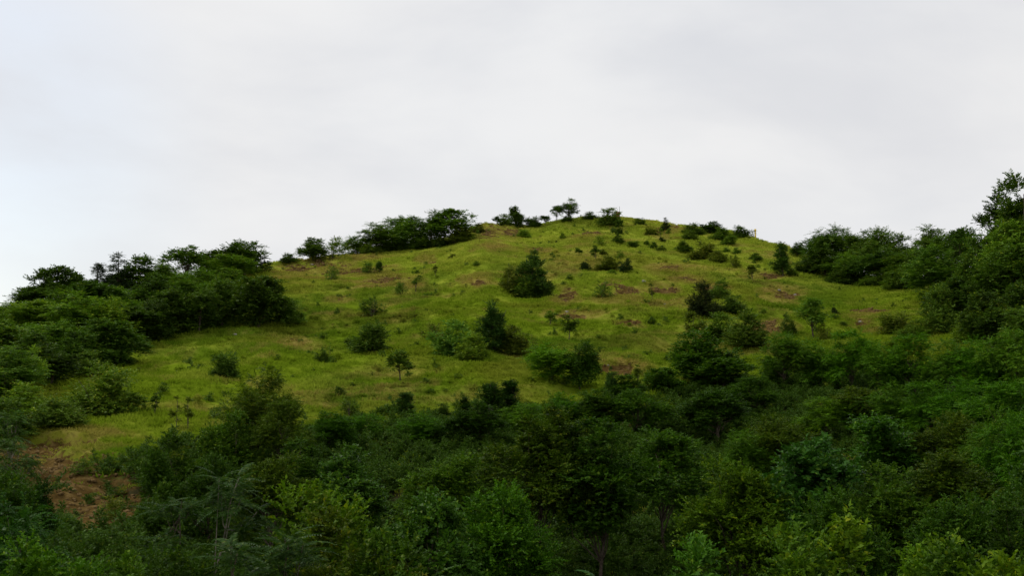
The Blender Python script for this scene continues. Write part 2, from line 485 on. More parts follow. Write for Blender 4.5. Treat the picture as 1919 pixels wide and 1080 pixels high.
def foliage(rng, W, H, z0, shape, K, rc, tw, ln, leaf, aspect=.55, up=.35, flat=.75, twl=1.0, droop=.15, out=.7, pinnate=False, jit=.3):
    cl = clump_points(rng, K, shape)
    ctr = np.stack([cl[:, 0] * W / 2 * .86, cl[:, 1] * W / 2 * .86, H * (z0 + (1 - z0) * cl[:, 2])], 1)
    axis0 = np.array([0, 0, H * (z0 + (1 - z0) * .4)])
    rcs = rc * W * rng.uniform(.65, 1.35, K)
    n = K * tw
    ci = np.repeat(np.arange(K), tw)
    rad = rcs[ci][:, None]
    off = unit(rng.normal(size=(n, 3)) + np.array([0, 0, .25]))
    dirs = unit(off * .9 + .45 * rng.normal(size=(n, 3)) + .5 * out * unit(ctr - axis0)[ci] + np.array([0, 0, up]))
    dirs[:, 2] *= flat; dirs = unit(dirs)
    start = ctr[ci] + off * rad * rng.uniform(.05, .7, (n, 1)) * np.array([1, 1, flat])
    tl = rad[:, 0] * twl * rng.uniform(.55, 1.25, n)
    side = unit(np.cross(dirs, np.array([0, 0, 1.]) + .25 * rng.normal(size=(n, 3))))
    nrm = np.cross(side, dirs)
    t = np.linspace(.12, 1, ln)
    P = start[:, None, :] + dirs[:, None, :] * (tl[:, None] * t)[:, :, None]
    P[:, :, 2] -= (droop * tl[:, None] * t ** 2)
    sgn = np.where(np.arange(ln) % 2, 1., -1.)
    A = dirs[:, None, :] * (.55 if pinnate else .8) + side[:, None, :] * sgn[None, :, None] * (1.0 if pinnate else .8) + rng.normal(size=(n, ln, 3)) * jit
    Nn = nrm[:, None, :] * .45 + off[:, None, :] * .7 + np.array([0, 0, .5]) + rng.normal(size=(n, ln, 3)) * (jit * 1.3)
    P = P.reshape(-1, 3); A = unit(A.reshape(-1, 3)); Nn = unit(Nn.reshape(-1, 3))
    Ln = leaf * rng.uniform(.65, 1.25, len(P)); Wd = Ln * aspect * rng.uniform(.8, 1.2, len(P))
    v, q = leaf_quads(P, A, Nn, Ln, Wd)
    v[:, 2] = np.maximum(v[:, 2], .02)
    return v, q, ctr, rcs
def wood(rng, H, ctr, r0, lean=.05, limbs=14, multi=1, top=.8, spread=.1):
    parts = []
    order = rng.permutation(len(ctr))[:limbs]
    stems = []
    for s in range(multi):
        a = rng.uniform(0, 6.28)
        base = np.array([math.cos(a), math.sin(a), 0]) * (spread * (multi > 1))
        tip = np.array([rng.normal() * lean * H, rng.normal() * lean * H, H * top]) + base * 4
        n = 9
        tt = np.linspace(0, 1, n)[:, None]
        path = base * (1 - tt) + tip * tt + np.cumsum(rng.normal(size=(n, 3)) * .012 * H, 0) * np.array([1, 1, .2]) * tt
        path[0, 2] = -.25
        rr = r0 * (1 - .82 * tt[:, 0]) ; rr[0] *= 1.35
        stems.append((path, rr)); parts.append(tube(path, rr, 7 if multi == 1 else 5))
    for k in order:
        path, rr = stems[rng.integers(len(stems))]
        c = ctr[k]
        zt = np.clip(c[2] * rng.uniform(.35, .75), path[1, 2], path[-2, 2])
        i = int(np.argmin(abs(path[:, 2] - zt)))
        s = path[i]; mid = (s + c) / 2 + np.array([0, 0, .06 * H * rng.uniform(-.3, 1)]) + rng.normal(size=3) * .02 * H
        ra = rr[i] * .55
        q1 = (s + mid) / 2 + rng.normal(size=3) * .008 * H
        parts.append(tube([s, q1, mid, (mid + c) / 2 + rng.normal(size=3) * .012 * H, c], [ra, ra * .8, ra * .6, ra * .4, ra * .18], 5))
    return join(parts)

PROTO = {}
def proto(key, n, seed, W, H, leafmat, trunk, bark=None, **kw):
    out = []
    for i in range(n):
        rng = np.random.default_rng(seed * 101 + i)
        v, q, ctr, rcs = foliage(rng, W, H, **kw)
        tv, tq = wood(rng, H, ctr, **trunk)
        # bring every variant to the nominal size
        hi = np.percentile(v[:, 2], 99.9); wx = np.percentile(np.hypot(v[:, 0], v[:, 1]), 95)
        s = np.array([W / 2 / wx, W / 2 / wx, H / hi])
        v = v * s; tv = tv * s
        out.append((mesh_from(key + '_crown', v, q, LEAF[leafmat]), mesh_from(key + '_trunk', tv, tq, bark or M_BARK, True)))
    PROTO[key] = (out, W, H)
T1 = dict(r0=.16, limbs=16)
proto('broad', 5, 1, 7.5, 8.5, 'broad', dict(r0=.15, limbs=22, top=.75), z0=.12, shape='round', K=90, rc=.095, tw=36, ln=12, leaf=.155, aspect=.58, up=.35, flat=.8, twl=.95)
proto('high', 4, 21, 6.8, 9.0, 'broad', dict(r0=.085, limbs=26, top=.8, lean=.08), z0=.30, shape='round', K=92, rc=.09, tw=32, ln=12, leaf=.15, aspect=.55, up=.3, flat=.7, twl=1.0)
proto('glossy', 3, 22, 7.5, 8.0, 'glossy', dict(r0=.15, limbs=22, top=.75), z0=.08, shape='round', K=84, rc=.095, tw=28, ln=9, leaf=.23, aspect=.66, up=.3, flat=.8, twl=.95)
proto('feather', 5, 2, 7.5, 7.5, 'feather', dict(r0=.12, limbs=22, top=.7, lean=.08), z0=.05, shape='round', K=104, rc=.10, tw=26, ln=14, leaf=.15, aspect=.42, up=.25, flat=.55, twl=1.05, droop=.25, pinnate=True, jit=.18)
proto('broad_far', 6, 3, 7.0, 7.0, 'broad', dict(r0=.13, limbs=16, top=.75), z0=-.10, shape='round', K=80, rc=.12, tw=26, ln=9, leaf=.23, aspect=.62, up=.35, flat=.8, twl=.8)
proto('feather_far', 6, 4, 7.0, 6.6, 'feather', dict(r0=.11, limbs=20, top=.75, lean=.1), z0=-.12, shape='round', K=92, rc=.11, tw=22, ln=10, leaf=.20, aspect=.48, up=.3, flat=.55, twl=1.0, droop=.2, pinnate=True, jit=.2)
proto('open_far', 3, 5, 6.0, 6.5, 'feather', dict(r0=.12, limbs=26, top=.8, lean=.12), z0=.16, shape='umbrella', K=44, rc=.11, tw=20, ln=9, leaf=.21, aspect=.55, up=.25, flat=.6, twl=.9)
proto('tall', 2, 6, 6.5, 12.5, 'broad', dict(r0=.20, limbs=26, top=.85), z0=.10, shape='round', K=84, rc=.11, tw=28, ln=10, leaf=.22, aspect=.6, up=.5, flat=.9, twl=.9)
proto('bush', 6, 7, 3.6, 3.0, 'bush', dict(r0=.04, limbs=10, multi=4, top=.6, spread=.12), z0=.02, shape='mound', K=66, rc=.145, tw=27, ln=9, leaf=.125, aspect=.6, up=.4, flat=.85, twl=.8)
proto('thicket', 6, 16, 4.4, 3.9, 'bush', dict(r0=.05, limbs=12, multi=4, top=.6, spread=.15), z0=.02, shape='mound', K=84, rc=.105, tw=34, ln=11, leaf=.115, aspect=.56, up=.4, flat=.85, twl=.9)
proto('sparse', 5, 8, 3.0, 2.6, 'bush', dict(r0=.03, limbs=16, multi=4, top=.75, spread=.08), z0=.06, shape='mound', K=26, rc=.13, tw=14, ln=8, leaf=.13, aspect=.52, up=.6, flat=.8, twl=1.1)
proto('sapling', 5, 9, 1.7, 2.6, 'broad', dict(r0=.04, limbs=12, top=.85, lean=.05), z0=.2, shape='round', K=24, rc=.15, tw=16, ln=8, leaf=.12, aspect=.58, up=.5, flat=.8)
proto('whip', 3, 10, .8, 2.6, 'broad', dict(r0=.028, limbs=8, top=.95, lean=.03), z0=.12, shape='round', K=15, rc=.18, tw=9, ln=7, leaf=.11, aspect=.5, up=.8, flat=1.)
proto('juniper', 3, 11, 2.4, 2.4, 'dark', dict(r0=.06, limbs=8, top=.7), z0=.02, shape='mound', K=70, rc=.13, tw=32, ln=9, leaf=.08, aspect=.4, up=.7, flat=1.1, twl=.8)
proto('pointed', 3, 12, 4.2, 5.4, 'cone', dict(r0=.08, limbs=14, multi=2, top=.85, spread=.06), z0=.01, shape='cone', K=96, rc=.10, tw=28, ln=11, leaf=.13, aspect=.5, up=1.1, flat=1.2, twl=1.3, out=.5)
proto('column', 3, 13, 2.2, 5.2, 'cone', dict(r0=.06, limbs=14, multi=2, top=.85, spread=.05), z0=.03, shape='round', K=64, rc=.17, tw=20, ln=9, leaf=.14, aspect=.5, up=.8, flat=1.1, twl=1.0)
proto('spruce', 2, 14, 3.2, 5.5, 'dark', dict(r0=.09, limbs=18, top=.97, lean=.01), z0=.03, shape='cone', K=96, rc=.09, tw=20, ln=12, leaf=.11, aspect=.34, up=-.05, flat=.6, twl=1.3, droop=.3, out=1.2)
proto('fronds', 3, 15, 5.0, 5.5, 'frond', dict(r0=.08, limbs=20, top=.8, lean=.08), M_BARK_PALE, z0=.20, shape='umbrella', K=36, rc=.10, tw=10, ln=22, leaf=.17, aspect=.32, up=.35, flat=.55, twl=1.8, droop=.45, out=.9, pinnate=True, jit=.08)
# group leaf tints; the valley wood's heavy shade is painted into its darker greens
GROUP_TINT_SHADE = {'row of leaning feathery trees on the crest': (1.4, 1.34, 1.3), 'bushes and trees along the crest of the hill': (1.3, 1.25, 1.2), 'trees of the ridge wood under the tall tree': (1.12, 1.1, 1.05),
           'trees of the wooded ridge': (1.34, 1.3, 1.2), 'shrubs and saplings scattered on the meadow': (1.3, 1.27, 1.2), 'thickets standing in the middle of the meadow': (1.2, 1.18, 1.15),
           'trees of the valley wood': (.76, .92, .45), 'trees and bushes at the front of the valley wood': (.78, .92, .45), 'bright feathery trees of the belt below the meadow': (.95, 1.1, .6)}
WIDER = {'trees of the wooded ridge': 1.22, 'trees of the ridge wood under the tall tree': 1.1, 'trees of the valley wood': 1.1}
NAMES = dict(high='broadleaf_tree', glossy='broadleaf_tree', broad='broadleaf_tree', feather='feathery_tree', broad_far='broadleaf_tree', feather_far='feathery_tree', open_far='feathery_tree', tall='broadleaf_tree', bush='leafy_bush', thicket='leafy_bush', sparse='sparse_shrub',
             sapling='sapling', whip='sapling', juniper='juniper_bush', pointed='pointed_bush', column='upright_shrub', spruce='conifer_tree', fronds='long_leaved_tree')
CATS = dict(high='tree', glossy='tree', broad='tree', feather='tree', broad_far='tree', feather_far='tree', open_far='tree', tall='tree', bush='bush', thicket='bush', sparse='shrub', sapling='sapling', whip='sapling', juniper='bush', pointed='bush', column='shrub', spruce='tree', fronds='tree')
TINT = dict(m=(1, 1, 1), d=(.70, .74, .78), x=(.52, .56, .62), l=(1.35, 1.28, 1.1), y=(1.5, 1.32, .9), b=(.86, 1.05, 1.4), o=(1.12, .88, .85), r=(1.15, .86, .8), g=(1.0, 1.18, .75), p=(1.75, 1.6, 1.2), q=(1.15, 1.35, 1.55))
_count = {}
_prng = np.random.default_rng(77)
def put(key, x, y, w, h, tint, label, group, sink=.12):
    """one plant: an Empty at its base, its trunk and its crown"""
    variants, W, H = PROTO[key]
    i = _count.get(key, 0); _count[key] = i + 1
    crown_me, trunk_me = variants[i % len(variants)]
    e = bpy.data.objects.new(NAMES[key], None); C.objects.link(e)
    e.empty_display_size = .3
    e.location = (x, y, gz(x, y) - sink); e.rotation_euler = (0, 0, _prng.uniform(0, 6.283))
    w = min(max(w, h * W / H / 1.5), h * W / H * 1.5)                   # no crown drawn out taller than its kind grows
    sx = w / W; e.scale = (sx, sx, h / H)
    tag(e, label, CATS[key], group)
    t = link('trunk' if CATS[key] in ('tree', 'sapling') else 'stem', trunk_me, e)
    c = link('crown' if CATS[key] in ('tree', 'sapling') else 'foliage', crown_me, e)
    tn = [a * b for a, b in zip(TINT[tint], GROUP_TINT_SHADE.get(group, (1, 1, 1)))]; k = _prng.uniform(.85, 1.15)
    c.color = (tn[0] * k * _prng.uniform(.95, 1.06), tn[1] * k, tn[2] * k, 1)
    return e
def plant(key, u, vb, wpx, hpx, tint, label, group):
    """a plant whose foot the photo shows at (u, vb)"""
    x, y, z, r = hit(u, vb)
    s = math.hypot(1, (u - PW / 2) / F)
    return put(key, x, y, wpx * r / F / s * 1.04, hpx * r / F * 1.04 / s, tint, label, group)
def plant_at(key, u, r, vtop, wpx, tint, label, group, hmin=2.0):
    """a plant whose foot is hidden: it stands r metres off and its tip shows at (u, vtop)"""
    if key == 'bush' and r < 70: key = 'thicket'
    wpx *= WIDER.get(group, 1.0)
    d = ray(u, vtop)
    x, y = d[0] * r, d[1] * r
    h = max(hmin, d[2] * r - gz(x, y) + .12)
    return put(key, x, y, wpx * r / F, h, tint, label, group)
def box(cx, cy, cz, sx, sy, sz, bev=.0):
    v = np.array([[x, y, z] for z in (-.5, .5) for y in (-.5, .5) for x in (-.5, .5)]) * np.array([sx, sy, sz]) + np.array([cx, cy, cz])
    return v, np.array([(0, 2, 3, 1), (4, 5, 7, 6), (0, 1, 5, 4), (2, 6, 7, 3), (0, 4, 6, 2), (1, 3, 7, 5)])
# ------------------------------------------------------------------ ground sheet
def build_ground():
    th = np.concatenate([np.radians(np.linspace(-180, -34, 36, endpoint=False)), np.radians(np.linspace(-34, -27.5, 24, endpoint=False)), np.radians(np.linspace(-27.5, 27.5, 620, endpoint=False)),
                         np.radians(np.linspace(27.5, 34, 24, endpoint=False)), np.radians(np.linspace(34, 180, 37))])
    r = np.concatenate([[.3, 1, 2, 4], np.linspace(6, 30, 25, endpoint=False), np.linspace(30, 70, 90, endpoint=False), np.linspace(70, 275, 410, endpoint=False), np.linspace(275, 340, 22, endpoint=False), np.geomspace(340, 9000, 26)])
    TH, RR = np.meshgrid(th, r)
    X = RR * np.sin(TH); Y = RR * np.cos(TH)
    z, soil, wd = ground_full(X.ravel(), Y.ravel())
    V = np.stack([X.ravel(), Y.ravel(), z], 1)
    nr, nt = RR.shape
    i = np.arange(nr - 1)[:, None] * nt + np.arange(nt - 1)[None, :]
    Q = np.stack([i, i + 1, i + nt + 1, i + nt], -1).reshape(-1, 4)[:, ::-1]
    me = mesh_from('ground', V, Q, M_GROUND, True)
    for nm, arr in (('soil', soil), ('wood', wd), ('dry', dry_turf(V[:, 0], V[:, 1], z))):
        a = me.attributes.new(nm, 'FLOAT', 'POINT'); a.data.foreach_set('value', arr.astype(np.float32))
    o = link('ground', me); tag(o, 'green grassy hillside with bare earth scars', kind='structure')
build_ground()

# ------------------------------------------------------------------ grass and weeds: stuff, instanced tufts
def scatter(name, pos, rot, scl, meshes, label, dry=None):
    col = bpy.data.collections.new(name + '_tufts')
    for k, me in enumerate(meshes):
        col.objects.link(bpy.data.objects.new('%s_tuft_%d' % (name, k), me))
    me = bpy.data.meshes.new(name); me.vertices.add(len(pos)); me.vertices.foreach_set('co', np.asarray(pos, np.float32).ravel())
    for nm, ty, key, arr in (('rot', 'FLOAT_VECTOR', 'vector', rot), ('scl', 'FLOAT_VECTOR', 'vector', scl)):
        a = me.attributes.new(nm, ty, 'POINT'); a.data.foreach_set(key, np.asarray(arr, np.float32).ravel())
    if dry is not None:
        a = me.attributes.new('dry', 'FLOAT', 'POINT'); a.data.foreach_set('value', np.asarray(dry, np.float32))
    o = link(name, me); tag(o, label, kind='stuff')
    ng = bpy.data.node_groups.new(name + '_nodes', 'GeometryNodeTree')
    ng.interface.new_socket('Geometry', in_out='INPUT', socket_type='NodeSocketGeometry')
    ng.interface.new_socket('Geometry', in_out='OUTPUT', socket_type='NodeSocketGeometry')
    gi = ng.nodes.new('NodeGroupInput'); go = ng.nodes.new('NodeGroupOutput')
    iop = ng.nodes.new('GeometryNodeInstanceOnPoints'); ci = ng.nodes.new('GeometryNodeCollectionInfo')
    ci.inputs['Collection'].default_value = col; ci.inputs['Separate Children'].default_value = True; ci.inputs['Reset Children'].default_value = True
    iop.inputs['Pick Instance'].default_value = True
    ar = ng.nodes.new('GeometryNodeInputNamedAttribute'); ar.data_type = 'FLOAT_VECTOR'; ar.inputs['Name'].default_value = 'rot'
    asz = ng.nodes.new('GeometryNodeInputNamedAttribute'); asz.data_type = 'FLOAT_VECTOR'; asz.inputs['Name'].default_value = 'scl'
    e2r = ng.nodes.new('FunctionNodeEulerToRotation')
    lk = ng.links.new
    lk(gi.outputs[0], iop.inputs['Points']); lk(ci.outputs[0], iop.inputs['Instance'])
    lk(ar.outputs['Attribute'], e2r.inputs[0]); lk(e2r.outputs[0], iop.inputs['Rotation']); lk(asz.outputs['Attribute'], iop.inputs['Scale'])
    lk(iop.outputs[0], go.inputs[0])
    md = o.modifiers.new('tufts', 'NODES'); md.node_group = ng
    return o
def tuft_mesh(seed, blades=13, spread=.26, h=.36):
    rng = np.random.default_rng(seed)
    a = rng.uniform(0, 6.283, blades); rr = spread * np.sqrt(rng.uniform(0, 1, blades))
    P = np.stack([rr * np.cos(a), rr * np.sin(a), np.full(blades, -.04)], 1)
    A = unit(np.stack([np.cos(a) * .55, np.sin(a) * .55, np.ones(blades)], 1) + rng.normal(size=(blades, 3)) * .28)
    N = unit(rng.normal(size=(blades, 3)) + np.array([0, 0, .6]))
    v, q = leaf_quads(P, A, N, h * rng.uniform(.55, 1.25, blades), .075 * rng.uniform(.7, 1.4, blades), .04)
    return mesh_from('grass_tuft', v, q, M_BLADE)
_g = np.random.default_rng(5)
def scatter_points(n, r0, r1, power, thmax):
    r = (r0 ** power + (r1 ** power - r0 ** power) * _g.uniform(0, 1, n)) ** (1 / power)
    th = _g.uniform(-thmax, thmax, n)
    x = r * np.sin(th); y = r * np.cos(th)
    z, soil, wd = ground_full(x, y)
    return x, y, z, soil, wd, r
def build_grass():
    x, y, z, soil, wd, r = scatter_points(330000, 34, 272, 1.35, .5)
    dens = fbm(x / 5.0, y / 5.0, 91, 3)
    keep = (_g.uniform(0, 1, len(x)) > soil * .93) & (_g.uniform(0, 1, len(x)) > wd * .6) & (_g.uniform(0, 1, len(x)) < .82 + .6 * dens)
    x, y, z, r, dens = x[keep], y[keep], z[keep], r[keep], dens[keep]
    n = len(x)
    s = _g.uniform(.55, 1.15, n) * (1 + .7 * dens) * np.interp(r, [30, 120, 260], [.8, 1.0, 1.25])
    rot = np.stack([_g.normal(0, .12, n), _g.normal(0, .12, n), _g.uniform(0, 6.283, n)], 1)
    dry = dry_turf(x, y, z)
    scl = np.stack([s * 1.1, s * 1.1, s * _g.uniform(.6, 1.1, n) * (1 - .35 * dry)], 1)
    scatter('grass', np.stack([x, y, z], 1), rot, scl, [tuft_mesh(k) for k in range(5)], 'yellow green meadow grass covering the hillside', dry)
build_grass()
def build_undergrowth():
    ms = []
    for k in range(4):
        rng = np.random.default_rng(300 + k)
        v, q, ctr, _ = foliage(rng, 1.4, .9, z0=.03, shape='mound', K=12, rc=.15, tw=9, ln=6, leaf=.11, aspect=.55, up=.6)
        ms.append(mesh_from('weed', v, q, LEAF['weed']))
    x, y, z, soil, wd, r = scatter_points(30000, 24, 135, 1.5, .5)
    keep = (_g.uniform(0, 1, len(x)) < wd) & (_g.uniform(0, 1, len(x)) > soil * .97)
    x, y, z, r = x[keep], y[keep], z[keep], r[keep]
    n = len(x); s = _g.uniform(.5, 1.2, n)
    rot = np.stack([_g.normal(0, .1, n), _g.normal(0, .1, n), _g.uniform(0, 6.283, n)], 1)
    scatter('undergrowth', np.stack([x, y, z - .03], 1), rot, np.stack([s, s, s * _g.uniform(.6, 1.2, n)], 1), ms, 'low leafy weeds covering the floor of the valley wood')
build_undergrowth()

def build_tussocks():
    ms = []
    for k in range(4):
        rng = np.random.default_rng(500 + k)
        v, q, ctr, _ = foliage(rng, .9, .55, z0=.02, shape='mound', K=9, rc=.16, tw=8, ln=6, leaf=.15, aspect=.3, up=1.2)
        ms.append(mesh_from('tussock', v, q, M_BLADE if k < 2 else LEAF['bush']))
    x, y, z, soil, wd, r = scatter_points(3600, 60, 258, 1.6, .46)
    keep = (fbm(x / 9, y / 9, 77, 3) > -.02) & (wd < .5)
    x, y, z = x[keep], y[keep], z[keep]
    n = len(x); s = _g.uniform(.35, 1.25, n) ** 1.3
    rot = np.stack([_g.normal(0, .1, n), _g.normal(0, .1, n), _g.uniform(0, 6.283, n)], 1)
    scatter('tall_grass', np.stack([x, y, z - .03], 1), rot, np.stack([s, s, s * _g.uniform(.5, 1.3, n)], 1), ms, 'coarse darker tussocks and weeds dotted over the meadow grass')
build_tussocks()
def clod_mesh(seed):
    rng = np.random.default_rng(seed)
    v, q = box(0, 0, 0, .5, .4, .28)
    return mesh_from('clod', v * rng.uniform(.55, 1.3, (8, 3)), q, M_CLOD)
def build_clods():
    x, y, z, soil, wd, r = scatter_points(160000, 30, 262, 1.5, .46)
    k = (soil > .4) & (_g.uniform(0, 1, len(x)) < .8)
    X = np.stack([x, y, z, r], 1)[k]
    n = len(X); s = np.interp(X[:, 3], [30, 230], [.26, .55]) * _g.uniform(.4, 1.5, n) ** 1.5
    rot = np.stack([_g.normal(0, .4, n), _g.normal(0, .4, n), _g.uniform(0, 6.283, n)], 1)
    scatter('rubble', X[:, :3], rot, np.stack([s, s, s], 1), [clod_mesh(k) for k in range(5)], 'earth clods and small stones lying in the bare scars')
build_clods()

